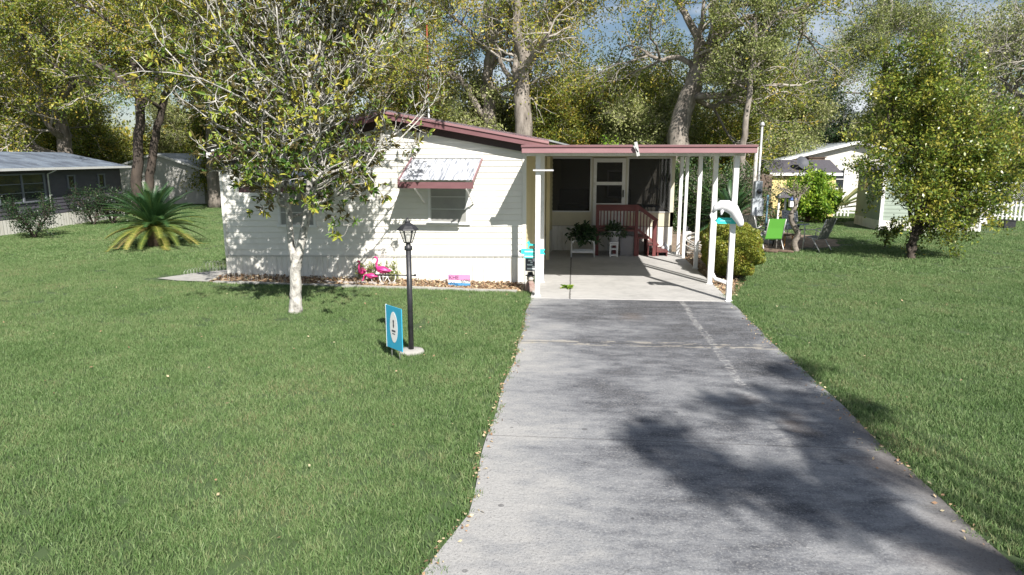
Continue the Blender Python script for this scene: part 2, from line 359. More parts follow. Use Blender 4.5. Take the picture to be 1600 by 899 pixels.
# driveway
m, n, b, pos = posmat('stained_concrete')
sx = N(n, 'ShaderNodeSeparateXYZ'); n.links.new(pos, sx.inputs[0]); X, Y = sx.outputs[0], sx.outputs[1]
big = noise(n, pos, .55, 8, .62, (1.0, 1.5, 0)); mid = noise(n, pos, 2.6, 8, .7, (1, 2.2, 0)); fine = noise(n, pos, 26, 6, .7); speck = noise(n, pos, 120, 3, .6)
# weathering follows the slab: paler along its left border and in the middle bay
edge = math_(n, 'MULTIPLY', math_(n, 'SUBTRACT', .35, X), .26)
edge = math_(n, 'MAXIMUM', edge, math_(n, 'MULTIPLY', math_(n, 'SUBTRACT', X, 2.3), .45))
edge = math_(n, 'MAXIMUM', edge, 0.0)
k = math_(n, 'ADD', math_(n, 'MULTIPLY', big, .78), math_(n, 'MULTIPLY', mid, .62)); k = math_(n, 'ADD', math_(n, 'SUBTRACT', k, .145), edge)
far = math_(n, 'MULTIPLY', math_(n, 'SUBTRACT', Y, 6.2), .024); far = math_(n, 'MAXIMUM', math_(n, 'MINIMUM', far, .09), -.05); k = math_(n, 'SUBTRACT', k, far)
c = ramp(n, k, [(.40, (.040, .043, .053)), (.49, (.080, .085, .099)), (.57, (.150, .157, .172)), (.66, (.235, .241, .252)), (.84, (.37, .365, .355))])
c = mixc(n, math_(n, 'MULTIPLY', math_(n, 'SUBTRACT', fine, .35), .8, clamp=True), c, (.34, .33, .32))
c = mixc(n, math_(n, 'MULTIPLY', math_(n, 'LESS_THAN', speck, .36), .45), c, (.03, .03, .035))
g2_ = noise(n, pos, 55, 4, .75); c = mixc(n, math_(n, 'MULTIPLY', math_(n, 'SUBTRACT', g2_, .53), 3.6, clamp=True), c, (.44, .44, .43)); c = mixc(n, math_(n, 'MULTIPLY', math_(n, 'SUBTRACT', .45, g2_), 3.6, clamp=True), c, (.035, .037, .045))
vo = N(n, 'ShaderNodeTexVoronoi'); vo.feature = 'DISTANCE_TO_EDGE'; vo.inputs['Scale'].default_value = .42; wv_ = N(n, 'ShaderNodeTexNoise', Scale=2.2, Detail=6); n.links.new(pos, wv_.inputs['Vector'])
vm = N(n, 'ShaderNodeVectorMath'); vm.operation = 'MULTIPLY_ADD'; n.links.new(wv_.outputs['Color'], vm.inputs[0]); vm.inputs[1].default_value = (.9, .9, 0); n.links.new(pos, vm.inputs[2]); n.links.new(vm.outputs[0], vo.inputs['Vector'])
crk = math_(n, 'MULTIPLY', math_(n, 'LESS_THAN', vo.outputs['Distance'], .0018), math_(n, 'GREATER_THAN', noise(n, pos, .8, 3), .57)); c = mixc(n, math_(n, 'MULTIPLY', crk, .35), c, (.03, .03, .032))
dp = N(n, 'ShaderNodeTexVoronoi', Scale=2.6); n.links.new(pos, dp.inputs['Vector']); c = mixc(n, math_(n, 'MULTIPLY', math_(n, 'LESS_THAN', dp.outputs['Distance'], math_(n, 'MULTIPLY', noise(n, pos, 1.1, 2), .11)), .5), c, (.035, .035, .04))
pt = math_(n, 'GREATER_THAN', noise(n, pos, 9, 7, .82, (1, 1.6, 0)), .63); c = mixc(n, math_(n, 'MULTIPLY', pt, .35), c, (.42, .42, .40))
# scraped white line along X = 1.83
wob = math_(n, 'MULTIPLY', math_(n, 'SUBTRACT', noise(n, pos, 1.3, 3), .5), .16)
dx = math_(n, 'ABSOLUTE', math_(n, 'SUBTRACT', X, math_(n, 'ADD', 1.82, wob)))
band = math_(n, 'MULTIPLY', math_(n, 'SUBTRACT', .055, math_(n, 'ADD', dx, math_(n, 'MULTIPLY', math_(n, 'SUBTRACT', noise(n, pos, 22, 5, .75), .5), .12))), 45.0, clamp=True); dash = math_(n, 'MULTIPLY', math_(n, 'SUBTRACT', noise(n, pos, 16, 5, .75, (.7, 1.3, 0)), .46), 7.0, clamp=True)
fadeL = math_(n, 'MULTIPLY', math_(n, 'SUBTRACT', Y, 3.6), .28, clamp=True)
c = mixc(n, math_(n, 'MULTIPLY', math_(n, 'MULTIPLY', band, dash), math_(n, 'MULTIPLY', fadeL, .75)), c, (.44, .435, .42))
# rust brown stains
for sxp, syp, rr in ((2.05, 6.05, .22), (1.75, 6.6, .16), (2.5, 5.2, .35), (2.45, 3.9, .5), (.9, 10.2, .25)):
    dd = math_(n, 'SQRT', math_(n, 'ADD', math_(n, 'POWER', math_(n, 'SUBTRACT', X, sxp), 2), math_(n, 'POWER', math_(n, 'MULTIPLY', math_(n, 'SUBTRACT', Y, syp), .7), 2)))
    dd = math_(n, 'ADD', dd, math_(n, 'MULTIPLY', math_(n, 'SUBTRACT', mid, .5), .5))
    mk = math_(n, 'MULTIPLY', math_(n, 'SUBTRACT', rr, dd), 2.2/rr*.2, clamp=True); c = mixc(n, mk, c, (.12, .085, .062))
# darker brown band along the right border, nearer part only
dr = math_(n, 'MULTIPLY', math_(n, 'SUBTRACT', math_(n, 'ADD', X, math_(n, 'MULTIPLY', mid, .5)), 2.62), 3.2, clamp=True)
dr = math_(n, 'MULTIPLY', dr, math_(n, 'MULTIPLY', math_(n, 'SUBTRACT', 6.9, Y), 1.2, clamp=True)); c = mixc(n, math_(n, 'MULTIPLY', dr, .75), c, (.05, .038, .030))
# joints
for yj, ww in ((10.9, .010), (8.65, .018), (5.54, .007), (2.4, .012)):
    dj = math_(n, 'ABSOLUTE', math_(n, 'SUBTRACT', Y, math_(n, 'ADD', yj, math_(n, 'MULTIPLY', math_(n, 'SUBTRACT', noise(n, pos, 9, 3), .5), .03))))
    c = mixc(n, math_(n, 'MULTIPLY', math_(n, 'LESS_THAN', dj, ww), .55), c, (.055, .052, .05))
    if yj == 8.65:
        hl = math_(n, 'MULTIPLY', math_(n, 'LESS_THAN', math_(n, 'ABSOLUTE', math_(n, 'SUBTRACT', dj, .07)), .05), math_(n, 'GREATER_THAN', mid, .52)); c = mixc(n, math_(n, 'MULTIPLY', hl, .5), c, (.42, .38, .31))
n.links.new(c, b.inputs['Base Color']); b.inputs['Roughness'].default_value = .8; b.inputs['Specular IOR Level'].default_value = .3
bp = N(n, 'ShaderNodeBump', Strength=.8, Distance=.012); n.links.new(fine, bp.inputs['Height']); n.links.new(bp.outputs[0], b.inputs['Normal'])
M_drive = m
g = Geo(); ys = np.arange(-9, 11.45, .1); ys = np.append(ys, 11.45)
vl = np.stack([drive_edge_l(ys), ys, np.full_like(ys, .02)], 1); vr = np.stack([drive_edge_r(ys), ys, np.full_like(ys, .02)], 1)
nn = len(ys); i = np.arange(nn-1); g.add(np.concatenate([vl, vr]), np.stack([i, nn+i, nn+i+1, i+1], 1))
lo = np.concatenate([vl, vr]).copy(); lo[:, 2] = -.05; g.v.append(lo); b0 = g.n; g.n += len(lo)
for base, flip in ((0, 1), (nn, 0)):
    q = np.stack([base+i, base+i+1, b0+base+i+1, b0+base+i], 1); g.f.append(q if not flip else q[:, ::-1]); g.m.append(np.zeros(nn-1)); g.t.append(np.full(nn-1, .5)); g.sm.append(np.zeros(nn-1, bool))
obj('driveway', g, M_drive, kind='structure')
# carport slab
m, n, b, pos = posmat('carport_concrete')
sx = N(n, 'ShaderNodeSeparateXYZ'); n.links.new(pos, sx.inputs[0]); X, Y = sx.outputs[0], sx.outputs[1]
k = math_(n, 'ADD', math_(n, 'MULTIPLY', noise(n, pos, .8, 7), .6), math_(n, 'MULTIPLY', noise(n, pos, 5, 7, .7, (1, 2, 0)), .5))
c = ramp(n, k, [(.38, (.30, .295, .285)), (.55, (.43, .42, .405)), (.72, (.50, .49, .47))])
dj = math_(n, 'ABSOLUTE', math_(n, 'SUBTRACT', X, math_(n, 'ADD', -.06, math_(n, 'MULTIPLY', noise(n, pos, 7, 3), .03)))); c = mixc(n, math_(n, 'MULTIPLY', math_(n, 'LESS_THAN', dj, .014), .8), c, (.08, .075, .07))
n.links.new(c, b.inputs['Base Color']); b.inputs['Roughness'].default_value = .75
M_slab = m
g = Geo(); g.box((-.72, 11.458, -.05), (2.66, 17.58, .035)); obj('carport_slab', g, M_slab, kind='structure')
g = Geo(); g.add([(*hpt(-6.0, -.50)[:2], .012), (*hpt(-.05, -.50)[:2], .012), (*hpt(-.05, -.62)[:2], .012), (*hpt(-6.0, -.62)[:2], .012)][::-1], [(0, 1, 2, 3)])
g = Geo()
hb = Matrix.Translation(Vector((HO[0], HO[1], 0)))@Matrix.Rotation(HA, 4, 'Z')
for q in range(12): g.box((-6.05+q*.497, -.61+.012*math.sin(q*2.1), 0), (-6.05+(q+1)*.497-.006, -.50, .045+.006*math.sin(q*1.7)), 0, hb)
obj('bed_edging', g, M_conc, kind='structure')
# pale pad left of the house
g = Geo(); P = [hpt(*p, .02) for p in ((-7.45, -.32), (-6.9, -.48), (-6.12, -.5), (-6.08, 1.0), (-6.7, .85), (-7.1, .35))]
g.add(P, [list(range(6))]); obj('side_path', g, M_conc, kind='structure')
M_dirt = mat('bare_soil', (.16, .115, .08), .95, (.27, .21, .155), 5, 7, .35, .65, .6, 30)
def patch(name, cx, cy, rx, ry, z, seed, mt=M_dirt):
    r = random.Random(seed); V = []
    ph = [r.random()*6 for _ in range(4)]
    for q in range(48):
        a = q*math.pi/24; k = 1+.10*math.sin(3*a+ph[0])+.07*math.sin(7*a+ph[1])+.04*math.sin(13*a+ph[2]); V.append((cx+rx*k*math.cos(a), cy+ry*k*math.sin(a), z))
    g = Geo(); g.add(V, [list(range(48))]); obj(name, g, mt, kind='structure')
patch('dirt', 5.7, 20.9, 2.0, 2.5, .006, 4)
g = Geo(); g.add([(2.66, 11.9, .008), (2.95, 12.5, .008), (3.35, 14, .008), (3.6, 18.5, .008), (4.4, 26, .008), (2.5, 26, .008), (2.5, 17, .008)], [list(range(7))]); obj('planting_soil', g, M_dirt, kind='structure')

# ------------------------------------------------------------------ leaves and trees
def unit(rng, n):
    a = rng.normal(size=(n, 3)); return a/np.linalg.norm(a, axis=1)[:, None]
def add_leaves(geo, C, A, size, rng, aspect=.5, mi=0, tint=None, jit=.3, up=0.0):
    n = len(C); A = A/np.linalg.norm(A, axis=1)[:, None]
    r = unit(rng, n); r[:, 2] += up
    B = np.cross(A, r); B /= np.linalg.norm(B, axis=1)[:, None]+1e-9
    s = size*(1-jit+2*jit*rng.random(n)); a = A*s[:, None]; b = B*(s*aspect/2)[:, None]
    v = np.stack([C-a*.5, C+b-a*.05, C+a*.5, C-b-a*.05], 1).reshape(-1, 3)
    f = np.arange(n)[:, None]*4+np.array([[0, 1, 2, 3]])
    geo.add(v, f, mi, rng.random(n) if tint is None else tint)
def add_big_leaves(geo, C, A, NRM, size, rng, aspect=.36, mi=0, tint=None):
    """folded lance-shaped leaves from their base point C along A, normal NRM"""
    n = len(C); A = A/np.linalg.norm(A, axis=1)[:, None]
    B = np.cross(A, NRM); B /= np.linalg.norm(B, axis=1)[:, None]+1e-9; U = np.cross(B, A)
    s = (size*(.7+.6*rng.random(n)))[:, None]; w_ = s*aspect/2
    base = C; tip = C+A*s-U*s*.12; m1 = C+A*s*.32; m2 = C+A*s*.72-U*s*.03
    v = np.stack([base, m1+B*w_+U*w_*.35, m2+B*w_*.85+U*w_*.3, tip, m2-B*w_*.85+U*w_*.3, m1-B*w_+U*w_*.35], 1).reshape(-1, 3)
    i = np.arange(n)[:, None]*6; t = rng.random(n) if tint is None else tint
    geo.add(v, i+np.array([[0, 1, 2, 3]]), mi, t); geo.f.append(i+np.array([[0, 3, 4, 5]])+geo.n-len(v)); geo.m.append(np.full(n, mi)); geo.t.append(np.asarray(t)); geo.sm.append(np.zeros(n, bool))
class Skel:
    def __init__(s, seed): s.rng = np.random.default_rng(seed); s.tubes = []; s.twigs = []; s.tips = []
    def branch(s, p, d, length, rad, level, prm):
        rng = s.rng; L_ = prm[level]; nseg = L_.get('seg', 6); P = [np.array(p, float)]; d = np.array(d, float); d /= np.linalg.norm(d)
        for i in range(nseg):
            d = d+rng.normal(0, L_.get('wob', .18), 3)+np.array([0, 0, L_.get('up', .05)]); d /= np.linalg.norm(d); P.append(P[-1]+d*length/nseg)
        P = np.array(P); t = np.linspace(0, 1, nseg+1); rr = rad*(1-(1-L_.get('end', .35))*t)
        (s.tubes if level < len(prm)-2 else s.twigs).append((P, rr))
        s.kids(P, rr, length, level, prm)
    def kids(s, P, rr, length, level, prm):
        rng = s.rng; L_ = prm[level]; k = len(P)-1
        if level == len(prm)-1:
            s.tips.append(P); return
        nx = prm[level+1]; cnt = L_.get('n', 5); cnt = int(cnt*(.75+.5*rng.random())+.5)
        for c in range(cnt):
            t = L_.get('from', .35)+(1-L_.get('from', .35))*(c+rng.random())/cnt; x = t*k; i = min(int(x), k-1); q = P[i]+(P[i+1]-P[i])*(x-i)
            ax = P[i+1]-P[i]; ax /= np.linalg.norm(ax); o = rng.normal(size=3); o[2] *= L_.get('flat', .8); o -= ax*np.dot(o, ax); o /= np.linalg.norm(o)+1e-9
            ang = R(L_.get('ang', 50)+rng.normal(0, 12)); dd = ax*math.cos(ang)+o*math.sin(ang)
            r0 = rr[i]*.62; ll = nx['len']*(.65+.7*rng.random())*(1-.35*t)
            s.branch(q, dd, ll, max(min(r0, nx.get('r', 9)), .006), level+1, prm)
        if L_.get('lead', True): s.branch(P[-1], P[-1]-P[-2], nx['len']*.8, rr[-1]*.9, level+1, prm)
    def add_path(s, P, r0, r1, level, prm, wob=.0):
        P = np.array(P, float); k = 4; Q = []
        for i in range(len(P)-1):
            for j in range(k):
                t = j/k; a = P[max(i-1, 0)]; b = P[i]; c = P[i+1]; d = P[min(i+2, len(P)-1)]
                Q.append(.5*((2*b)+(-a+c)*t+(2*a-5*b+4*c-d)*t*t+(-a+3*b-3*c+d)*t**3))
        Q.append(P[-1]); Q = np.array(Q); Q[1:-1] += s.rng.normal(0, wob, (len(Q)-2, 3)); rr = np.linspace(r0, r1, len(Q))
        s.tubes.append((Q, rr)); s.kids(Q, rr, 0, level, prm); return Q, rr
    def wood(s, geo, mi=0, n=9, flare=0.0):
        for P, r in s.tubes:
            geo.tube(P, r, n if r[0] > .07 else 6, mi)
    def twigwood(s, geo, mi=0):
        for P, r in s.twigs: geo.tube(P, np.maximum(r, .004), 4, mi, cap=False)
    def foliage(s, geo, per, spread, size, aspect=.5, mi=0, frm=.2, tint0=.5, tvar=.22, lvar=.2, flat=1.0, hang=0.0, clip=None):
        rng = s.rng; C = []; A = []; T = []
        zc = np.array([P[-1] for P in s.tips])
        for P in s.tips:
            m_ = max(1, int(per*(.55+.9*rng.random()))); t = (frm+(1-frm)*rng.random(m_))*(len(P)-1); i = np.minimum(t.astype(int), len(P)-2); fr_ = (t-i)[:, None]
            q = P[i]*(1-fr_)+P[i+1]*fr_; o = rng.normal(0, spread, (m_, 3)); o[:, 2] = o[:, 2]*flat-np.abs(rng.normal(0, 1, m_))*hang
            C.append(q+o); ax = P[-1]-P[0]; ax = ax/np.linalg.norm(ax); A.append(ax*.5+unit(rng, m_)*.9+np.array([0, 0, -hang*1.5])); T.append(np.clip(tint0+rng.normal(0, tvar)+rng.normal(0, lvar, m_), 0, 1))
        C = np.concatenate(C); A = np.concatenate(A); T = np.concatenate(T)
        if clip is not None:
            ok = clip(C); C, A, T = C[ok], A[ok], T[ok]
        add_leaves(geo, C, A, size, rng, aspect, mi, T, up=.9)
        return len(C)

OAK = [dict(n=6, ang=55, up=.03, **{'from': .45}, lead=False), dict(len=4.6, n=6, ang=50, seg=7, wob=.20, up=.04, flat=.7, r=.16, end=.3, **{'from': .25}),
       dict(len=2.5, n=6, ang=50, seg=6, wob=.22, up=.03, flat=.7, r=.07, **{'from': .2}), dict(len=1.35, n=0, seg=4, wob=.25, up=-.02, r=.022)]
def oak_mesh(seed, paths, prm=OAK, per=34, spread=.20, size=.13, leaf=L_oak, bark=M_bark, tint0=.5, aspect=.55, hang=0., tvar=.22, twig=M_twig):
    s = Skel(seed); per = int(per*1.75); spread *= .68; size *= .80
    for P, r0, r1 in paths: s.add_path(P, r0, r1, 0, prm, .03)
    gt = Geo(); s.wood(gt, 0); gc = Geo(); s.twigwood(gc, 1); k = s.foliage(gc, per, spread, size, aspect, 0, tint0=tint0, hang=hang, tvar=tvar)
    return gt.mesh('trunk', bark), gc.mesh('crown', [leaf, twig])
def place_tree(name, label, meshes, loc, rz=0, sc=1.0, cat='tree', group='trees behind the houses', parts=('trunk', 'crown')):
    t = thing(name, label, cat, loc, rz, group); t.scale = (sc,)*3 if not isinstance(sc, tuple) else sc
    obj(parts[0], meshes[0], None, t); obj(parts[1], meshes[1], None, t)
    return t

# ------------------------------------------------------------------ the mobile home
house = thing('mobile_home', 'cream mobile home with mauve gable roof trim beside the carport', 'house', (HO[0], HO[1], 0), HA)
XA, XL = -2.6, -6.1
def ztop(x): return (3.27+.181*(-2.6-x)) if x > XA else (3.27+.2175*(x-XA))
def zm(x, z): return z-.127*min(max((2.57-z)/1.97, 0), 1)*(-x/6.1)
def fv(x, z, y=0.): return (x, y, zm(x, z))
g = Geo(); z = .60
def xr_at(z, side):
    if side > 0: return min(0.0, XA+(3.27-.13-z)/.181)
    return max(XL, XA-(3.27-.13-z)/.2175)
while z < 3.10:
    z1 = z+.11; a0, a1 = xr_at(z, -1), xr_at(z, 1); b0, b1 = xr_at(z1, -1), xr_at(z1, 1)
    if a1 <= a0: break
    if b1 < b0: b0 = b1 = XA
    nseg = 10
    for q in range(nseg):
        t0, t1 = q/nseg, (q+1)/nseg
        xa, xb = a0+(a1-a0)*t0, a0+(a1-a0)*t1; xc, xd = b0+(b1-b0)*t0, b0+(b1-b0)*t1
        g.add([fv(xa, z, -.018), fv(xb, z, -.018), fv(xd, z1-.004, -.004), fv(xc, z1-.004, -.004)], [(0, 1, 2, 3)])
        g.add([fv(xa, z-.004, 0.001), fv(xb, z-.004, 0.001), fv(xb, z, -.018), fv(xa, z, -.018)], [(0, 1, 2, 3)])
    z = z1
g.add([fv(XL, .60), fv(0, .60), fv(0, 2.66), (XA, 0, 3.14), fv(XL, 2.39)], [(0, 1, 2, 3, 4)])
# corner boards
g.box((-.07, -.03, .60), (.0, .0, 2.66)); g.box((XL, -.03, .47), (XL+.06, .0, 2.36))
obj('front_wall', g, M_side, house)
g = Geo(); z = .60
while z < 2.6:
    g.add([(.0, 0, z), (.0, 13, z), (-.014, 13, z+.11), (-.014, 0, z+.11)], [(0, 1, 2, 3)]); g.add([(-.014, 0, z), (-.014, 13, z), (.0, 13, z), (.0, 0, z)], [(0, 1, 2, 3)]); z += .11
obj('side_wall', g, M_yel, house)
g = Geo(); g.box((XL, .02, .0), (-.02, 13, 2.35)); obj('far_walls', g, M_side, house)
# skirting: vertical ribbed sheets
g = Geo(); x = XL; i = 0
while x < -.01:
    x1 = min(x+.107, 0)
    for xa, xb, ya, yb in ((x, x+.012, -.002, .010), (x+.012, x+.03, .010, .010), (x+.03, x+.04, .010, -.002), (x+.04, x1, -.002, -.002)):
        xb = min(xb, 0); g.add([(xa, ya, 0), (xb, yb, 0), (xb, yb, zm(xb, .585)), (xa, ya, zm(xa, .585))], [(0, 1, 2, 3)])
    x = x1
obj('skirting', g, M_skirt, house)
g = Geo(); g.box((-.005, .0, 0), (.006, 13, .585)); g.box((XL-.01, .0, 0), (XL-.002, 13, .46)); obj('side_skirting', g, M_skirt, house)
g = Geo()
for xa, xb in ((XL, -3.05), (-3.05, 0)): g.add([fv(xa, .578, -.024), fv(xb, .578, -.024), fv(xb, .592, -.024), fv(xa, .592, -.024)], [(0, 1, 2, 3)])
obj('skirting_trim', g, M_frame, house)
# gable trim
def rake(y0, y1, off0, off1, mt, name, xa=None, xb=None, par=house):
    g = Geo(); xa = -6.05 if xa is None else xa; xb = .435 if xb is None else xb
    xs = [xa]+([XA] if xa < XA < xb else [])+[xb]
    for p, q in zip(xs[:-1], xs[1:]):
        v = []
        for x in (p, q):
            zt = ztop(x)
            for y in (y0, y1):
                for o in (off1, off0): v.append((x, y, zt+o))
        # order: p:(y0,off1),(y0,off0),(y1,off1),(y1,off0) ; q same
        g.add(v, [(0, 4, 5, 1), (2, 3, 7, 6), (1, 5, 7, 3), (0, 2, 6, 4), (0, 1, 3, 2), (4, 6, 7, 5)])
    return obj(name, g, mt, par)
rk = rake(-.30, -.262, 0.0, -.075, M_mauve2, 'rake_trim'); rake(-.275, -.238, -.072, -.17, M_mauve, 'rake_edge', par=rk)
rake(-.10, -.06, -.14, -.30, M_brown, 'barge_board')
rake(-.20, -.0, -.13, -.15, M_soff, 'soffit')
rake(-.31, -.15, .004, .03, M_white, 'edge_strip', xa=-6.05, xb=-2.62)
rake(-.30, 13.2, -.03, .0, M_roof, 'roof')
g = Geo(); g.box((-6.16, -.3, 2.40), (-6.05, 13.2, 2.50)); obj('gutter', g, M_white, house)
# windows with awnings
def window(xc, dz):
    g = Geo(); x0, x1, z0, z1 = xc-.35, xc+.35, 1.215+dz, 1.97+dz
    for a, b_ in (((x0-.04, -.04, z0-.04), (x0, -.0, z1+.04)), ((x1, -.04, z0-.04), (x1+.04, -.0, z1+.04)), ((x0, -.04, z1), (x1, -.0, z1+.04)), ((x0-.07, -.055, z0-.05), (x1+.07, -.0, z0-.0))): g.box(a, b_)
    wf = obj('window', g, M_white, house)
    g = Geo(); g.box((x0, -.026, z0), (x1, -.022, z1)); obj('blind', g, M_blind, wf)
    g = Geo(); g.box((x0, -.034, z0+.46), (x1, -.027, z0+.475)); g.box((x0, -.034, z0+.23), (x1, -.027, z0+.245)); g.box((x0, -.03, z0), (x0+.02, -.027, z1)); g.box((x1-.02, -.03, z0), (x1, -.027, z1)); obj('sash', g, M_frame, wf)
M_awn = mat('reflection_streaked_awning', (.62, .64, .67), .35, (.17, .19, .24), 2.6, 8, .46, .62, stretch=(13, 1.0, 1.0))  # grey-blue streaks paint blurred reflections into the awning colour
def awning(x0, x1, dz):
    za, zb, out = 2.375+dz, 1.99+dz, .84
    g = Geo(); nP = 12; wv = (x1-x0)/nP; dy, dz_ = -out*.93, (zb-za)*.93
    for i in range(nP):
        xa = x0+i*wv
        for p, q, h0, h1 in ((0, .35, 0, 0), (.35, .5, 0, .008), (.5, .85, .008, .008), (.85, 1., .008, 0)):
            g.add([(xa+p*wv, -.03, za+h0), (xa+q*wv, -.03, za+h1), (xa+q*wv, -.03+dy, za+dz_+h1), (xa+p*wv, -.03+dy, za+dz_+h0)], [(0, 3, 2, 1)])
    aw = obj('awning', g, M_awn, house)
    g = Geo(); g.box((x0-.02, -out-.045, zb-.115), (x1+.02, -out-.03, zb-.005)); g.box((x0-.02, -out-.03, zb-.115), (x1+.02, -out+.02, zb-.10)); obj('valance', g, M_mauve, aw)
    for x in (x0-.012, x1+.012):
        g = Geo(); g.bar((x, -.02, za+.01), (x, -out-.03, zb-.0), .018, .055); obj('side_rail', g, M_mauve2, aw)
    g = Geo(); g.bar((x0, -.03, za+.03), (x1, -.03, za+.03), .03, .02); g.bar((x1+.012, -.0, za+.10), (x1+.012, -.1, za-.03), .012, .02)
    obj('hinge_rail', g, M_white, aw)
    for x in (x0+.22, x1-.16):
        g = Geo(); g.bar((x, -.02, 1.56+dz), (x, -out+.04, zb-.05), .035, .015, upv=(1, 0, 0)); obj('support_arm', g, M_white, aw)
window(-1.478, 0); awning(-2.153, -.831, 0)
window(-4.52, -.10); awning(-5.18, -3.87, -.10)
# antenna mast behind
p = D(670, 180, 27); t = thing('antenna_mast', 'thin red and white mast rising behind the gable roof', 'antenna', (p[0], p[1], 0))
g = Geo(); g.tube([(0, 0, 0), (0, 0, 4.7)], .035, 6); obj('pole', g, M_white, t)
g = Geo(); g.tube([(0, 0, 4.7), (0, 0, 7.4)], .03, 6); obj('upper_pole', g, mat('red_paint', (.28, .06, .035), .6), t)

# ------------------------------------------------------------------ carport
cp = thing('carport', 'flat roofed carport on slim white posts over the driveway end', 'carport', (0, 0, 0))
g = Geo(); g.box((-.80, 11.24, 2.50), (2.83, 17.6, 2.58)); obj('roof', g, [M_soff], cp)
g = Geo()
for i in range(13): g.box((-.78+i*.29, 11.26, 2.486), (-.745+i*.29, 17.5, 2.499))
obj('ceiling_rib', g, M_soff, cp)
for nm, a, b_, mt in (('front_fascia', (-.86, 11.19, 2.475), (2.86, 11.24, 2.565), M_mauve2), ('drip_edge', (-.87, 11.17, 2.565), (2.87, 11.24, 2.605), M_mauve), ('side_fascia', (2.83, 11.24, 2.475), (2.875, 21, 2.60), M_mauve)):
    g = Geo(); g.box(a, b_); obj(nm, g, mt, cp, bevel=.006)
g = Geo(); g.box((-.8, 11.5, 2.43), (2.75, 11.6, 2.486)); obj('beam', g, M_white, cp)
g = Geo(); g.box((2.56, 11.6, 2.43), (2.68, 17.5, 2.486)); obj('side_beam', g, M_white, cp)
for X, Y, w_, sc_ in ((-.61, 11.60, .085, 0), (2.62, 11.49, .085, 0), (2.61, 13.08, .085, 0), (2.655, 14.9, .085, 0), (2.64, 16.5, .07, 1), (2.60, 17.1, .08, 1), (-.60, 12.95, .08, 0), (-.66, 14.6, .08, 2), (-.60, 15.9, .08, 2)):
    g = Geo(); g.box((X-w_/2, Y-w_/2, .0), (X+w_/2, Y+w_/2, 2.44)); 
    if sc_ == 0: g.box((X-w_/2-.02, Y-w_/2-.004, .033), (X+w_/2+.02, Y+w_/2+.004, .045))
    obj('post', g, M_yel if sc_ == 2 else M_white, cp, bevel=.006)
g = Geo(); 
for dx, dy in ((0, 0),): g.tube([(2.62, 13.32, 2.44), (2.66, 13.30, 2.2), (2.68, 13.25, 1.2), (2.68, 13.25, .22), (2.74, 13.2, .10), (2.93, 13.05, .06)], .04, 8)
obj('downspout', g, M_white, cp)
g = Geo(); c0 = D(995, 228, 11.14); g.bar(c0+np.array([-.02, 0, .06]), c0+np.array([.03, 0, -.16]), .05, .02, upv=(0, 1, 0)); g.bar(c0+np.array([-.05, 0, .0]), c0+np.array([.02, 0, -.10]), .02, .02, upv=(0, 1, 0)); obj('bent_bracket', g, M_frame, cp)
g = Geo(); g.bar((-.69, 11.50, 2.20), (-.35, 11.50, 2.20), .035, .03); obj('cross_arm', g, M_white, cp)

# ------------------------------------------------------------------ screened porch behind the carport
PY = 17.6
pr_ = thing('screened_porch', 'pale yellow porch with dark screens and white storm door under the carport', 'porch', (0, PY, 0))
g = Geo()
for x0, x1 in ((-.62, .43), (1.34, 2.52)):
    g.box((x0, 0, .68), (x1, .06, 1.04))
g.box((-.62, 0, 2.41), (2.52, .06, 2.50)); g.box((2.44, 0, .68), (2.52, .06, 2.42)); g.box((2.46, .06, .0), (2.52, 3.2, 1.04))
obj('low_wall', g, M_yel if False else mat('cream_porch_wall', (.62, .58, .44), .6, (.55, .51, .38), 2, 5), pr_)
g = Geo(); x = -.62
while x < 2.52:
    x1 = min(x+.107, 2.52); g.add([(x, 0, 0), (x+.02, .012, 0), (x+.02, .012, .665), (x, 0, .665)], [(0, 1, 2, 3)]); g.add([(x+.02, .012, 0), (x1, 0, 0), (x1, 0, .665), (x+.02, .012, .665)], [(0, 1, 2, 3)]); x = x1
obj('skirting', g, M_skirt, pr_)
for x0, x1 in ((-.62, .43), (1.34, 2.44)):
    g = Geo()
    for a, b_ in (((x0, -.02, 1.03), (x1, .0, 1.06)), ((x0, -.02, 2.38), (x1, 0, 2.42)), ((x0, -.02, 1.06), (x0+.03, 0, 2.38)), ((x1-.03, -.02, 1.06), (x1, 0, 2.38))): g.box(a, b_)
    obj('screen_frame', g, M_frame, pr_)
m = bpy.data.materials.new('insect_screen'); m.use_nodes = True; n = m.node_tree; b = n.nodes['Principled BSDF']; b.inputs['Base Color'].default_value = (.02, .02, .022, 1); b.inputs['Roughness'].default_value = .6
tb = N(n, 'ShaderNodeBsdfTransparent'); ms = N(n, 'ShaderNodeMixShader'); ms.inputs[0].default_value = .55; n.links.new(tb.outputs[0], ms.inputs[1]); n.links.new(b.outputs[0], ms.inputs[2]); n.links.new(ms.outputs[0], n.nodes['Material Output'].inputs[0]); M_screen = m
for x0, x1 in ((-.59, .43), (1.34, 2.40)):
    g = Geo(); g.box((x0, .02, 1.06), (x1, .024, 2.38)); obj('screen', g, M_screen, pr_)
g = Geo(); g.box((2.49, .06, 1.04), (2.495, 3.2, 2.42)); obj('side_screen', g, M_screen, pr_)
for y in (.8, 1.6, 2.4, 3.1):
    g = Geo(); g.box((2.47, y, 1.04), (2.52, y+.05, 2.45)); obj('side_mullion', g, M_frame, pr_)
g = Geo(); g.box((-.62, .06, .62), (2.5, 3.2, .68)); obj('floor_deck', g, M_conc, pr_)
g = Geo(); g.box((-.62, .06, 2.47), (2.55, 3.4, 2.55)); obj('roof', g, M_soff, pr_)
g = Geo(); z = .68
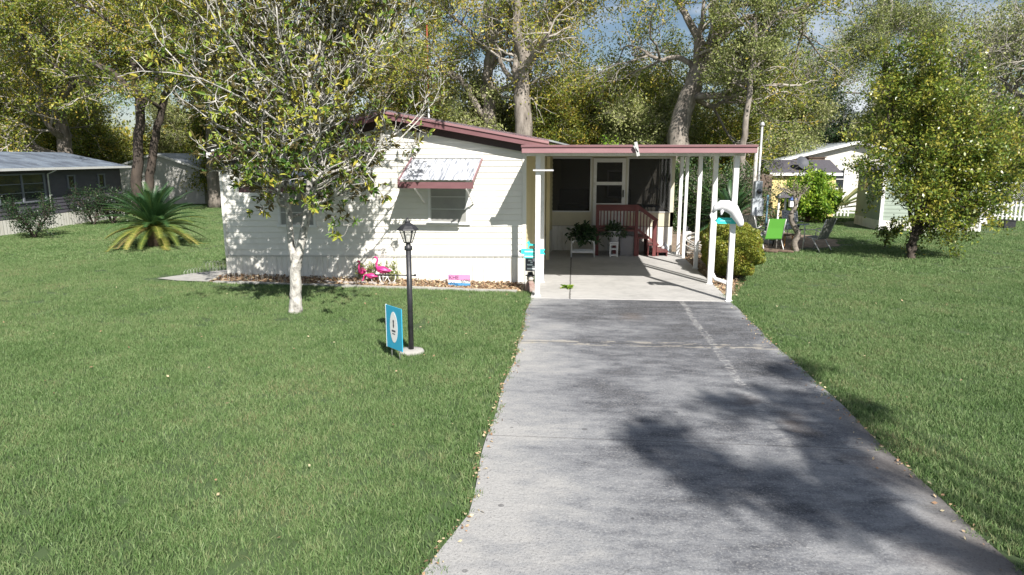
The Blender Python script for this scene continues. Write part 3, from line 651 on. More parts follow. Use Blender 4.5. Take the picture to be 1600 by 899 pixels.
while z < 2.45:
    g.add([(-.62, 2.6, z), (2.46, 2.6, z), (2.46, 2.612, z+.12), (-.62, 2.612, z+.12)], [(0, 1, 2, 3)]); g.add([(-.62, 2.612, z-.003), (2.46, 2.612, z-.003), (2.46, 2.6, z), (-.62, 2.6, z)], [(0, 1, 2, 3)]); z += .12
obj('back_wall', g, mat('beige_inner_siding', (.50, .47, .40), .6), pr_)
g = Geo(); g.box((.95, 2.55, 1.25), (1.5, 2.59, 2.05)); bw = obj('back_window', g, M_white, pr_)
g = Geo(); g.box((1.0, 2.535, 1.3), (1.45, 2.548, 2.0)); obj('pane', g, M_glass, bw)
# storm door
g = Geo(); x0, x1 = .48, 1.29
for a, b_ in (((x0, -.035, .70), (x0+.085, 0, 2.39)), ((x1-.085, -.035, .70), (x1, 0, 2.39)), ((x0+.085, -.035, 2.29), (x1-.085, 0, 2.39)), ((x0+.085, -.035, 1.72), (x1-.085, 0, 1.80)), ((x0+.085, -.03, .70), (x1-.085, 0, 1.26))): g.box(a, b_)
dr_ = obj('door', g, M_white, pr_)
g = Geo()
for a, b_ in (((.43, -.02, .68), (.475, .05, 2.41)), ((1.295, -.02, .68), (1.34, .05, 2.41))): g.box(a, b_)
obj('door_jamb', g, mat('door_jamb_paint', (.6, .58, .5), .6), pr_)
g = Geo(); g.box((x0+.085, -.018, 1.80), (x1-.085, -.012, 2.29)); g.box((x0+.085, -.018, 1.26), (x1-.085, -.012, 1.72)); obj('pane', g, M_screen, dr_)
g = Geo(); g.box((x1-.065, -.075, 1.42), (x1-.035, -.036, 1.60)); obj('handle', g, M_black, dr_)
# furniture seen through the screen
def table_things():
    t = thing('porch_table', 'small black table behind the right porch screen', 'table', (1.85, PY+.8, .68))
    g = Geo(); g.lathe([(0, .46), (.42, .46), (.42, .49), (0, .49)], 20); obj('tabletop', g, M_black, t)
    for a in (0, 2.1, 4.2):
        g = Geo(); g.tube([(.1*math.cos(a), .1*math.sin(a), .46), (.15*math.cos(a), .15*math.sin(a), .2), (.3*math.cos(a), .3*math.sin(a), 0)], .015, 6); obj('leg', g, M_black, t)
    for q, (x, y, r, lab) in enumerate(((2.05, 1.6, -.6, 'black metal chair behind the small porch table near the corner'), (1.55, 1.7, .6, 'black metal chair behind the small porch table near the door'))):
        c = thing('porch_chair', lab, 'chair', (x, PY+y, .68), r, 'black chairs on the porch')
        g = Geo(); g.cbox((0, 0, .4), (.44, .42, .03)); obj('seat', g, M_black, c)
        g = Geo()
        for i in range(7): g.bar((-.2+i*.066, .2, .42), (-.22+i*.073, .26, .82), .012)
        g.tube([(-.23, .26, .80), (-.1, .28, .9), (.1, .28, .9), (.23, .26, .80)], .015, 6); obj('backrest', g, M_black, c)
        for sx_ in (-.2, .2):
            for sy_ in (-.19, .19):
                g = Geo(); g.tube([(sx_, sy_, .4), (sx_*1.1, sy_*1.1, 0)], .012, 6); obj('leg', g, M_black, c)
    s = thing('sunlight_cone', 'pale pointed windsock modelled as a cone standing for sunlight behind the right porch screen', 'sunpatch', (2.02, PY+.5, 1.5))
    g = Geo(); g.lathe([(.002, .45), (.05, .30), (.11, .05), (.12, 0)], 8, sx=.8, sy=.8); obj('patch_cone', g, mat('sunlit_white', (.7, .68, .6), .8), s); g = Geo(); g.tube([(0, 0, .45), (0, 0, .96)], .004, 4); obj('string', g, M_frame, s)  # cone and string are invented to stand in for a patch of sunlight
    s = thing('porch_sofa', 'dim grey cushioned sofa behind the left porch screen', 'sofa', (-.1, PY+1.9, .68))
    mm = mat('grey_cushion', (.10, .10, .11), .9)
    g = Geo(); g.box((-.45, -.3, .12), (.55, .3, .42)); obj('seat', g, mm, s, bevel=.05); g = Geo(); g.box((-.45, .18, .42), (.55, .34, .85)); obj('backrest', g, mm, s, bevel=.05)
    for x in (-.5, .56):
        g = Geo(); g.box((x-.06, -.3, .05), (x+.04, .34, .6)); obj('armrest', g, mm, s, bevel=.03)
table_things()

# ------------------------------------------------------------------ maroon porch steps
st = thing('porch_steps', 'maroon wooden steps and railing below the storm door', 'steps', (.55, 16.7, .035))
g = Geo(); g.box((0, .0, .60), (1.02, .88, .645)); obj('platform', g, M_maroon, st)
g = Geo(); g.box((.0, .0, .50), (1.0, .04, .60)); obj('rim_board', g, M_black, st)
for x, y, h in ((.03, .02, 1.24), (.97, .02, 1.24), (.97, .84, .6), (1.42, .02, .86), (.45, .02, .5)):
    g = Geo(); g.box((x-.04, y-.04, 0), (x+.04, y+.04, h)); obj('post', g, M_maroon, st, bevel=.004)
g = Geo(); g.box((0.07, -.01, 1.10), (.93, .03, 1.22)); g.box((-.01, -.05, 1.222), (1.01, .07, 1.25)); obj('railing', g, M_maroon, st)
g = Geo(); g.box((.07, 0, .70), (.93, .03, .74)); obj('lower_rail', g, M_maroon, st)
for i in range(11):
    x = .11+i*.079; g = Geo(); g.box((x-.014, 0.002, .74), (x+.014, .028, 1.10)); obj('baluster', g, M_maroon, st)
g = Geo(); g.bar((1.0, .02, 1.20), (1.47, .02, .86), .05, .09); g.bar((1.0, .02, .66), (1.43, .02, .34), .03, .05); obj('sloping_rail', g, M_maroon, st)
for i in range(5):
    x = 1.07+i*.075; z0 = .62-(x-1)*.74; g = Geo(); g.box((x-.013, .008, z0), (x+.013, .03, z0+.52)); obj('baluster', g, M_maroon, st)
for k_ in range(3):
    z_ = .46-.165*k_; x0 = 1.02+.24*k_; g = Geo(); g.box((x0-.02, .0, z_-.035), (x0+.27, .86, z_)); g.box((x0+.0, .02, 0), (x0+.03, .84, z_-.036)); g.box((x0+.22, .02, max(0, z_-.165)), (x0+.245, .84, z_-.036)); obj('step', g, M_maroon, st)
g = Geo(); g.box((.60, .03, .0), (.96, .05, .48)); obj('side_panel', g, mat('grey_painted_board', (.22, .21, .22), .7), st)

# ------------------------------------------------------------------ things on the slab
def potted(name, mesh_rng, r, n, size, hang, z0):
    rng = np.random.default_rng(mesh_rng); g = Geo(); C = []; A = []
    for q in range(n):
        a = rng.random()*6.28; el = rng.uniform(-.2, 1.3); L_ = r*rng.uniform(.6, 1.05); d = np.array([math.cos(a)*math.cos(el), math.sin(a)*math.cos(el)*.8, math.sin(el)]); P = [np.array([0, 0, z0])+d*L_*t-np.array([0, 0, hang*t*t*L_]) for t in (0, .35, .7, 1)]
        g.tube(P, [.008, .006, .005, .003], 4, 1, cap=False)
        for t in np.linspace(.25, 1, 10):
            C.append(np.array([0, 0, z0])+d*L_*t-np.array([0, 0, hang*t*t*L_])); A.append(d*.4+rng.normal(0, .6, 3)+np.array([0, 0, -.2]))
    C = np.array(C); A = np.array(A); add_big_leaves(g, C, A, unit(rng, len(C))*.5+np.array([0, 0, 1.]), size, rng, .5, 0)
    return g
t = thing('white_bench', 'low white tube bench carrying the large dark potted plant', 'bench', (.23, 16.55, .035))
g = Geo(); g.box((-.29, -.2, .385), (.29, .2, .41)); obj('seat', g, M_white, t, bevel=.006)
for s_ in (-1, 1):
    for y in (-.18, .18):
        g = Geo(); g.tube([(s_*.22, y, .385), (s_*.26, y, .36), (s_*.275, y, .30), (s_*.28, y, .0)], .018, 8); obj('leg', g, M_white, t)
for y in (-.18, .18):
    g = Geo(); g.bar((-.275, y, .13), (.275, y, .13), .03, .05); obj('stretcher', g, M_white, t)
t = thing('potted_plant', 'large dark leafy plant in a low pot on the white bench', 'plant', (.23, 16.55, .445))
g = Geo(); g.lathe([(0, 0), (.11, 0), (.15, .13), (.16, .14), (.14, .14), (.13, .11), (0, .11)], 16); obj('pot', g, mat('dark_pot', (.05, .045, .045), .7), t)
obj('foliage', potted('p', 3, .44, 70, .12, .35, .12), [L_pot, M_twig], t)
t = thing('plant_stand', 'narrow white wooden stand under the grey white pot', 'stand', (.985, 16.6, .035))
g = Geo(); g.box((-.11, -.11, .33), (.11, .11, .36)); obj('top', g, M_white, t)
for sx_ in (-1, 1):
    for sy_ in (-1, 1):
        g = Geo(); g.box((sx_*.085-.014, sy_*.085-.014, 0), (sx_*.085+.014, sy_*.085+.014, .33)); obj('leg', g, M_white, t)
for z_ in (.02, .17, .28):
    for sy_ in (-1, 1):
        g = Geo(); g.box((-.07, sy_*.085-.01, z_), (.07, sy_*.085+.01, z_+.025)); obj('stretcher', g, M_white, t)
t = thing('flower_pot', 'tapered grey white pot of fine greenery on the plant stand', 'flower pot', (.985, 16.6, .396))
g = Geo(); g.lathe([(0, 0), (.10, 0), (.155, .25), (.165, .255), (.165, .27), (.14, .27), (.13, .24), (0, .24)], 18); obj('pot', g, mat('grey_white_pot', (.5, .5, .52), .6), t)
obj('foliage', potted('q', 8, .34, 80, .07, .3, .24), [L_pot, M_twig], t)
t = thing('water_jug', 'small pale blue and white plastic jug beside the lowest step', 'jug', (2.30, 17.25, .035))
g = Geo(); g.lathe([(0, 0), (.09, 0), (.10, .02), (.10, .17), (.05, .22), (.03, .25), (.03, .28), (0, .28)], 14); obj('body', g, mat('white_plastic', (.7, .72, .74), .4), t); g = Geo(); g.lathe([(.102, .04), (.102, .10)], 14); obj('band', g, mat('light_blue_plastic', (.30, .52, .62), .4), t)
# weed growing out of the joint
def rosette(name, label, cat, loc, rng_seed, n, size, leaf, spread=.8, height=.05, group=None, aspect=.3):
    rng = np.random.default_rng(rng_seed); a = rng.random(n)*6.28; el = rng.uniform(.05, spread, n); A = np.stack([np.cos(a)*np.cos(el), np.sin(a)*np.cos(el), np.sin(el)], 1)
    C = np.stack([rng.normal(0, .02, n), rng.normal(0, .02, n), rng.random(n)*height], 1); g = Geo(); add_big_leaves(g, C, A, np.tile([0, 0, 1.], (n, 1)), size, rng, aspect, 0)
    o = obj(name, g, leaf); o.location = loc; tag(o, label, cat, group); return o
rosette('weed', 'small green weed sprouting from the carport slab joint', 'weed', (-.10, 12.35, .036), 4, 26, .12, L_bright, .5, .03)

# ------------------------------------------------------------------ street things: lamp, signs
LX, LY = -1.99, 8.02
t = thing('lamp_post', 'black lamp post with glass lantern on a round concrete foot', 'lamp post', (LX, LY, 0))
g = Geo(); g.lathe([(0, 0), (.15, 0), (.155, .03), (.14, .055), (.05, .06), (0, .06)], 24, sx=1.05, sy=.9); obj('footing', g, M_conc, t)
g = Geo(); g.tube([(0, 0, .03), (0, 0, 1.34)], .034, 12); g.lathe([(.036, 1.30), (.05, 1.31), (.05, 1.345), (.03, 1.36), (.028, 1.385), (.045, 1.395), (0.0, 1.396)], 12); obj('pole', g, M_black, t)
g = Geo(); g.tube([(-.43, 0, .99), (.075, 0, .99)], .008, 6); g.lathe([(0, .005), (.014, .005), (.014, .03), (0, .03)], 8, (.075, 0, .975)); obj('ladder_bar', g, M_black, t)
g = Geo(); nL = 6
for i in range(nL):
    a = i*math.pi*2/nL+.3; g.bar((.05*math.cos(a), .05*math.sin(a), 1.395), (.10*math.cos(a), .10*math.sin(a), 1.545), .011)
g.lathe([(.125, 1.545), (.132, 1.55), (.125, 1.56), (.085, 1.60), (.045, 1.625), (.03, 1.635), (.035, 1.645), (.02, 1.66), (.012, 1.675), (.014, 1.685), (0, 1.70)], nL, rot=.3, smooth=False)
g.lathe([(0.052, 1.39), (.056, 1.40), (.0, 1.405)], nL, rot=.3, smooth=False); g.lathe([(.0, 1.5449), (.12, 1.5449)], nL, rot=.3, smooth=False)
ln = obj('lantern', g, M_black, t)
gm = bpy.data.materials.new('lantern_glass'); gm.use_nodes = True; n = gm.node_tree; b = n.nodes['Principled BSDF']; b.inputs['Base Color'].default_value = (.75, .74, .68, 1); b.inputs['Roughness'].default_value = .12
tb = N(n, 'ShaderNodeBsdfTransparent'); ms = N(n, 'ShaderNodeMixShader'); ms.inputs[0].default_value = .35; n.links.new(tb.outputs[0], ms.inputs[1]); n.links.new(b.outputs[0], ms.inputs[2]); n.links.new(ms.outputs[0], n.nodes['Material Output'].inputs[0])
g = Geo(); g.lathe([(.048, 1.405), (.095, 1.543)], nL, rot=.3, smooth=False); obj('glass', g, gm, ln)
g = Geo(); g.lathe([(0, 1.405), (.012, 1.41), (.013, 1.44), (.028, 1.46), (.03, 1.48), (.02, 1.50), (0, 1.507)], 12); obj('bulb', g, mat('bulb_glass', (.8, .8, .78), .2), ln)
# yard sign
c0 = G(621, 556); tl = D(618, 483, 7.6); 
t = thing('yard_sign', 'teal yard sign with a white oval badge beside the lamp post', 'sign', (-2.12, 7.72, 0), R(-44))
mm = mat('blue_teal_board', (.03, .33, .52), .45, (.045, .37, .56), 3)
g = Geo(); g.box((-.175, 0, .14), (.175, .012, .66)); obj('board', g, mm, t)
g = Geo(); g.box((-.181, -.003, .135), (-.175, .015, .665)); obj('edge_strip', g, M_white, t)
g = Geo(); V = [(.085*math.cos(a), .19*math.sin(a)+.41) for a in np.linspace(0, 2*math.pi, 33)[:-1]]; g.prism(V, Matrix.Translation((0, -.003, 0)), .002); obj('oval_badge', g, M_white, t)
g = Geo(); V = [(0.0, .505), (.016, .49), (.010, .46), (.014, .43), (.006, .405), (-.006, .405), (-.014, .43), (-.010, .46), (-.016, .49)]; g.prism(V, Matrix.Translation((0, -.006, 0)), .002); g.box((-.04, -.006, .355), (.04, -.004, .375)); g.box((-.03, -.006, .325), (.03, -.004, .335)); obj('emblem', g, mat('emblem_ink', (.08, .08, .10), .6), t)
for x in (-.09, .09):
    g = Geo(); g.tube([(x, .016, .0), (x, .016, .30)], .005, 5); obj('wire_stake', g, M_frame, t)

# text helper: a real lettering mesh
def lettering(txt, size, parent, loc, rot, mt, name='lettering', th=.002):
    cu = bpy.data.curves.new(name, 'FONT'); cu.body = txt; cu.size = size; cu.extrude = th; cu.align_x = 'CENTER'; cu.align_y = 'CENTER'; cu.materials.append(mt)
    tmp = bpy.data.objects.new('tmp', cu); me = bpy.data.meshes.new_from_object(tmp); bpy.data.objects.remove(tmp); o = bpy.data.objects.new(name, me); COL.objects.link(o); o.parent = parent; o.location = loc; o.rotation_euler = rot; return o
# small painted board in the mulch bed
p = hpt(-1.225, -.30, .03)
t = thing('painted_yard_board', 'small pink white and blue lettered board lying in the mulch', 'sign', p, HA)
for nm, z0, z1, mt in (('pink_board', .115, .225, mat('pink_board_paint', (.62, .26, .46), .6)), ('white_board', .068, .115, M_white), ('blue_board', .0, .068, mat('blue_board_paint', (.07, .27, .52), .6))):
    g = Geo(); g.box((-.21, 0, z0), (.21, .02, z1-.002)); obj(nm, g, mt, t)
lettering('KHE', .10, t, (-.10, -.002, .165), (R(90), 0, 0), M_dlett); lettering('SON', .085, t, (.12, -.004, .105), (R(90), R(-8), 0), M_slate); lettering('WILL', .075, t, (-.10, -.003, .055), (R(90), R(4), 0), mat('navy_lettering', (.02, .04, .12), .6))

# arrow signs on the posts
def arrow_poly(x0, x1, z0, z1, tip, tail=.0):
    zc = (z0+z1)/2; return [(x0, zc), (x0+tip, z0), (x1, z0), (x1-tail, zc), (x1, z1), (x0+tip, z1)]
t = thing('arrow_sign', 'turquoise wooden arrow sign fixed to the left front post', 'sign', (-.61, 11.66, 0))
g = Geo(); a = D(810, 393, 11.66)+np.array([.61, 0, 0]); b_ = D(852, 393, 11.66)+np.array([.61, 0, 0]); zc = 1.03*0+a[2]
g.prism(arrow_poly(a[0], b_[0], zc-.045, zc+.045, .06, .03)[::-1], Matrix.Translation((0, -.012, 0)), .02); obj('arrow_board', g, M_teal, t)
g = Geo(); g.prism([(a[0], zc), (a[0]+.05, zc-.036), (a[0]+.05, zc+.036)][::-1], Matrix.Translation((0, -.016, 0)), .003); obj('dark_tip', g, M_slate, t)
g = Geo(); g.box((a[0]+.10, -.012, zc-.115), (-.045, .006, zc-.05)); obj('lower_board', g, M_teal, t)
for z_, l_ in ((zc+.0, .20), (zc-.085, .17)):
    g = Geo(); g.box((a[0]+.11, -.016, z_-.010), (a[0]+.11+l_, -.0125, z_+.010)); obj('painted_line', g, M_lett, t)
hp = [(0, 0), (.02, 0), (.025, .035), (.05, .045), (.09, .045), (.115, .035), (.125, 0), (.14, 0), (.14, .05), (.165, .075), (.16, .085), (.13, .075), (.07, .075), (.045, .08), (.035, .105), (.03, .13), (.015, .125), (.0, .105), (-.02, .09), (-.015, .08), (.005, .085), (.012, .06)]
g = Geo(); q0 = D(827, 388, 11.66)+np.array([.61, 0, 0]); g.prism([(x+q0[0]-.03, z_+q0[2]) for x, z_ in hp][::-1], Matrix.Translation((0, -.012, 0)), .012); obj('horse_cutout', g, M_teal, t)
t = thing('garden_flag', 'dark slate garden flag with white writing below the turquoise arrow', 'flag', (-.73, 11.95, 0))
a = D(821, 403, 11.95)+np.array([.73, 0, 0]); b_ = D(844, 424, 11.95)+np.array([.73, 0, 0])
g = Geo(); g.box((a[0], 0, b_[2]), (b_[0], .006, a[2])); obj('cloth', g, M_slate, t)
g = Geo(); g.tube([(a[0]-.01, 0, 0), (a[0]-.01, 0, a[2]+.02), (b_[0], 0, a[2]+.02)], .005, 5); obj('wire_frame', g, M_black, t)
g = Geo(); hgt = a[2]-b_[2]
for (xx, zz, ll) in ((.05, .80, .06), (.09, .66, .04), (.03, .48, .10), (.12, .34, .11), (.03, .18, .18)): g.box((a[0]+xx, -.004, b_[2]+hgt*zz-.012), (a[0]+xx+ll, -.001, b_[2]+hgt*zz+.012))
obj('painted_line', g, M_lett, t)
t = thing('garden_statue', 'small figure statue with a dark hat beside the left front post', 'statue', (-.77, 12.15, 0))
g = Geo(); g.lathe([(0, 0), (.09, 0), (.10, .04), (.09, .10), (.075, .16), (.05, .20), (.0, .205)], 14); obj('body', g, mat('statue_brown', (.22, .13, .11), .8, (.35, .28, .25), 9), t)
g = Geo(); g.lathe([(0, .20), (.05, .205), (.068, .24), (.06, .285), (.03, .31), (0, .315)], 12); obj('head', g, mat('statue_pale', (.55, .50, .44), .8), t)
g = Geo(); g.lathe([(.09, .295), (.088, .305), (.055, .31), (.045, .36), (0, .37)], 12); obj('hat', g, M_black, t)
t = thing('arrow_sign', 'turquoise wooden arrow sign below the manatee on the right front post', 'sign', (2.62, 11.42, 0))
a = D(1117, 345, 11.42)-np.array([2.62, 0, 0]); b_ = D(1150, 345, 11.42)-np.array([2.62, 0, 0]); zc = a[2]
g = Geo(); g.prism(arrow_poly(a[0], b_[0], zc-.05, zc+.05, .05, 0)[::-1], Matrix.Translation((0, -.012, 0)), .02); obj('arrow_board', g, M_teal, t)
g = Geo(); g.box((a[0]+.08, -.016, zc-.010), (a[0]+.26, -.0125, zc+.010)); obj('painted_line', g, mat('pale_teal_lettering', (.25, .75, .72), .6), t)
t = thing('manatee_figure', 'white manatee figure hung on the right front post', 'ornament', (2.62, 11.38, 0))
pp = [(1114, 332), (1118, 325), (1126, 321), (1136, 322), (1146, 328), (1152, 339), (1156, 346), (1157, 351), (1157, 354)]
P = [D(x, y, 11.33)-np.array([2.62, 11.38, 0]) for x, y in pp]; M_man = mat('white_manatee', (.76, .76, .78), .45, (.55, .56, .60), 8, 5, .5, .8)
g = Geo(); g.tube(P, np.array([.022, .050, .082, .096, .094, .080, .064, .054, .030]), 14, 0); obj('body', g, M_man, t)
q = P[0]; g = Geo(); g.prism([(q[0]-.03, q[2]-.10), (q[0]+.03, q[2]-.09), (q[0]+.04, q[2]+.01), (q[0]-.01, q[2]+.02), (q[0]-.05, q[2]-.04)][::-1], Matrix.Translation((0, -.06, 0)), .03); obj('tail', g, M_man, t)
for xx, yy in ((1131, 326),):
    q = D(xx, yy, 11.33)-np.array([2.62, 11.38, 0]); g = Geo(); g.tube([q, q+np.array([-.04, -.05, -.05]), q+np.array([-.05, -.07, -.10])], [.03, .028, .012], 8); obj('flipper', g, M_man, t)

# ------------------------------------------------------------------ mulch bed: chips, stones, flamingos, wheel, wire edging
rng = np.random.default_rng(21)
def litter(name, pts_, size, leaf, seed, kind='stuff'):
    r = np.random.default_rng(seed); k = len(pts_); A = r.normal(size=(k, 3)); A[:, 2] *= .35; g = Geo(); add_leaves(g, pts_, A, size, r, .55, 0, jit=.5, up=1.2); o = obj(name, g, leaf); o['kind'] = kind; return o
bx = rng.uniform(-6.2, -.05, 9000); by = -rng.random(9000)**1.0*.49; bz = .02+.10*np.clip(1+by/.5, 0, 1)*rng.random(9000)
litter('mulch', np.array([hpt(x, y, z_) for x, y, z_ in zip(bx, by, bz)]), .05, L_dry, 3)
g = Geo()
for q in range(24):
    x0 = -6.1+q*.254; g.add([hpt(x0, -.5, .012), hpt(x0+.254, -.5, .012), hpt(x0+.254, -.02, .07+.02*math.sin((q+1)*1.3)), hpt(x0, -.02, .07+.02*math.sin(q*1.3))], [(0, 1, 2, 3)])
g.add([hpt(-.05, -.5, .012), hpt(.27, -.5, .012), hpt(.1, .3, .012), hpt(-.05, .3, .012)], [(0, 1, 2, 3)])
obj('bed_soil', g, M_dirt, kind='structure')
# dry leaves along the drive
k = 620; Y = rng.uniform(2.8, 11, k); side = rng.random(k) < .6
X = np.where(side, drive_edge_l(Y)+np.abs(rng.normal(0, .06, k))-.04, drive_edge_r(Y)-np.abs(rng.normal(0, .09, k))+.03)
litter('dry_leaves', np.stack([X, Y, np.full(k, .032)], 1), .03, L_dry, 7)
k = 260; X = rng.uniform(-9, 9, k); Y = rng.uniform(3, 12, k); ok_ = in_lawn(X, Y); litter('fallen_twigs', np.stack([X, Y, np.full(k, .055)], 1)[ok_], .032, L_dry, 17)
k = 1500; Y = rng.uniform(12.0, 17.5, k); X = 2.68+rng.random(k)*np.clip(.25+.35*(Y-12.2), .2, .8); litter('fallen_leaves', np.stack([X, Y, .015+.02*rng.random(k)], 1), .05, L_dry, 9)
def stone(loc, s, seed, mt, label, grp):
    r = np.random.default_rng(seed); g = Geo(); k = 8; prof = [(0, -.5), (.6, -.45), (.95, -.1), (.85, .3), (.45, .52), (0, .58)]; g.lathe(prof, 9); v = g.v[0]; v *= 1+r.normal(0, .09, v.shape); v *= s*np.array([1, .8, .7]); g.f.append(np.array([list(range(9))[::-1]])); g.m.append(np.array([0])); g.t.append(np.array([.5])); g.sm.append(np.array([True]))
    o = obj('stone', g, mt); o.location = loc; o.rotation_euler = (0, 0, r.random()*6); tag(o, label, 'stone', grp)
ORD = 'first second third fourth fifth sixth seventh eighth ninth tenth eleventh twelfth thirteenth fourteenth fifteenth sixteenth'.split()
M_stone = mat('pale_stone', (.42, .38, .34), .9, (.25, .22, .20), 8, 5, bump=.5)
for q in range(16):
    x = -3.95+.095*q+rng.normal(0, .03); stone(hpt(x, -.22-.16*rng.random(), .05), .045+.035*rng.random(), q, M_stone, ORD[q]+' rock from the left in the row of pale rocks under the flamingos', 'rocks below the flamingos')
def flamingo(label, loc, rz, sc, headdown=False):
    t = thing('plastic_flamingo', label, 'flamingo', loc, rz, 'pink flamingos by the house wall'); t.scale = (sc,)*3
    g = Geo(); P = [(.20, 0, .40), (.12, 0, .41), (.02, 0, .42), (-.07, 0, .44), (-.12, 0, .49), (-.13, 0, .56), (-.10, 0, .63), (-.10, 0, .68), (-.15, 0, .71), (-.19, 0, .69)]
    if headdown: P = [(.20, 0, .40), (.12, 0, .41), (.02, 0, .42), (-.07, 0, .42), (-.13, 0, .45), (-.20, 0, .44), (-.24, 0, .37), (-.25, 0, .30), (-.28, 0, .27), (-.30, 0, .24)]
    g.tube(P, [.01, .055, .095, .075, .035, .022, .020, .024, .022, .008], 10); obj('body', g, M_pink, t)
    q = P[-1]; g = Geo(); g.tube([q, (q[0]-.025, 0, q[2]-.03), (q[0]-.03, 0, q[2]-.05)], [.012, .010, .003], 6); obj('beak', g, M_black, t)
    for y in (-.025, .025):
        g = Geo(); g.tube([(.02, y, .36), (.02, y, .0)], .005, 5); obj('leg', g, M_frame, t)
    for y in (-.07, .07):
        g = Geo(); g.tube([(-.04, y, .44), (.06, y*1.1, .43), (.21, y*.7, .40)], [.03, .045, .006], 8, sq=.5); obj('wing', g, mat('pale_wing_pink', (.66, .09, .30), .4) if 'pale_wing_pink' not in bpy.data.materials else bpy.data.materials['pale_wing_pink'], t)
x1 = tohouse(*D(563, 400, 12.6)[:2])[0]
flamingo('pink flamingo facing the camera, nearest the tree trunk', hpt(tohouse(*D(563, 410, 12.5)[:2])[0], -.22, -.06), R(75), .75)
flamingo('low pink flamingo with its head lowered between two taller flamingos', hpt(tohouse(*D(579, 420, 12.5)[:2])[0], -.26, -.08), R(0), .62, True)
flamingo('tall pink flamingo with raised neck beside the leafy bed plants', hpt(tohouse(*D(596, 410, 12.5)[:2])[0], -.24, -.06), R(-5), .85)
# white wheel
p = hpt(tohouse(*D(601, 430, 12.4)[:2])[0], -.20, .16); t = thing('wagon_wheel', 'small white ornamental wheel leaning in the bed below the tall flamingo', 'wheel', p, HA); t.rotation_euler = (R(-12), 0, HA)
g = Geo(); a = np.linspace(0, 2*math.pi, 25); g.tube(np.stack([.16*np.cos(a), 0*a, .16*np.sin(a)], 1), .014, 6, cap=False); obj('rim', g, M_white, t)
for q in range(6):
    a_ = q*math.pi/3; g = Geo(); g.tube([(0, 0, 0), (.155*math.cos(a_), 0, .155*math.sin(a_))], .007, 5); obj('spoke', g, M_white, t)
# plants in the bed
for q, (px_, lab) in enumerate(((556, 'grey green plant in the bed at the first flamingo'), (575, 'low bed plant behind the middle flamingo'), (607, 'grey leafy plant behind the tall flamingo'), (614, 'small tuft of leaves right of the wheel'))):
    hx_ = tohouse(*D(px_, 420, 12.5)[:2])[0]; s_ = Skel(40+q)
    prm = [dict(n=7, ang=25, lead=False, **{'from': .0}), dict(len=.36 if q != 3 else .2, n=0, seg=4, wob=.15, up=.12, r=.006)]
    g = Geo(); s_.kids(np.array([[0, 0, 0], [0, 0, .06], [0, 0, .12]], float), np.array([.01, .01, .01]), .1, 0, prm); s_.twigs += s_.tubes; s_.twigwood(g, 1); s_.foliage(g, 26, .03, .06, .35, 0, tint0=.55)
    t = thing('bed_plant', lab, 'plant', hpt(hx_, -.15, .03), 0, 'plants in the mulch bed'); obj('foliage', g, [L_grey, M_twig], t)
# wire edging
t = thing('wire_edging', 'low white wire garden edging around the left bed corner', 'fence', (HO[0], HO[1], 0), HA)
g = Geo(); 
def loops(p, q, n_, h=.22):
    for i in range(n_):
        a = np.array(p)+(np.array(q)-np.array(p))*i/n_; b_ = np.array(p)+(np.array(q)-np.array(p))*(i+1.3)/n_; c_ = (a+b_)/2
        g.tube([(*a, 0), (*a, h*.7), (*c_, h), (*b_, h*.7), (*b_, 0)], .0022, 4, cap=False)
loops((-7.0, -.1), (-6.95, .45), 6, .16); loops((-6.95, .45), (-6.2, 1.0), 14, .26); loops((-6.2, -.42), (-4.3, -.44), 16, .30)
obj('wire_loops', g, M_frame, t)
#PART3
# ================================================================== neighbours
# left neighbour: its long wall faces us
A = np.array([-17.6, 18.6]); B = np.array([-18.5, 26.6]); dv = (B-A)/np.linalg.norm(B-A); ang = math.atan2(dv[1], dv[0])
nb = thing('neighbour_house', 'dim grey neighbouring house with white skirting and pale metal roof at the left edge', 'house', (A[0], A[1], 0), ang)
LN = 8.0; ST = -5.0     # local x along the wall, local y away from us (to the left)
M_gs = mat('lilac_grey_siding', (.115, .11, .135), .6, (.09, .088, .11), 2, 5, stretch=(1, 1, 3)); M_ls = mat('shaded_grey_panel', (.20, .215, .25), .6)  # panel colour is darkened to stand for shade on the window trim
g = Geo(); z = .50
while z < 2.02:
    g.add([(ST, 0, z), (LN, 0, z), (LN, .014, z+.12), (ST, .014, z+.12)], [(0, 1, 2, 3)]); g.add([(ST, .014, z), (LN, .014, z), (LN, 0, z), (ST, 0, z)], [(0, 1, 2, 3)]); z += .12
g.box((ST, .016, .0), (LN, 4.5, 2.05)); obj('wall', g, M_gs, nb)
g = Geo(); x = ST
while x < LN:
    x1 = min(x+.15, LN); g.add([(x, -.012, 0), (x+.03, -.002, 0), (x+.03, -.002, .48), (x, -.012, .48)], [(0, 1, 2, 3)]); g.add([(x+.03, -.002, 0), (x1, -.012, 0), (x1, -.012, .48), (x+.03, -.002, .48)], [(0, 1, 2, 3)]); x = x1
obj('skirting', g, M_skirt, nb)
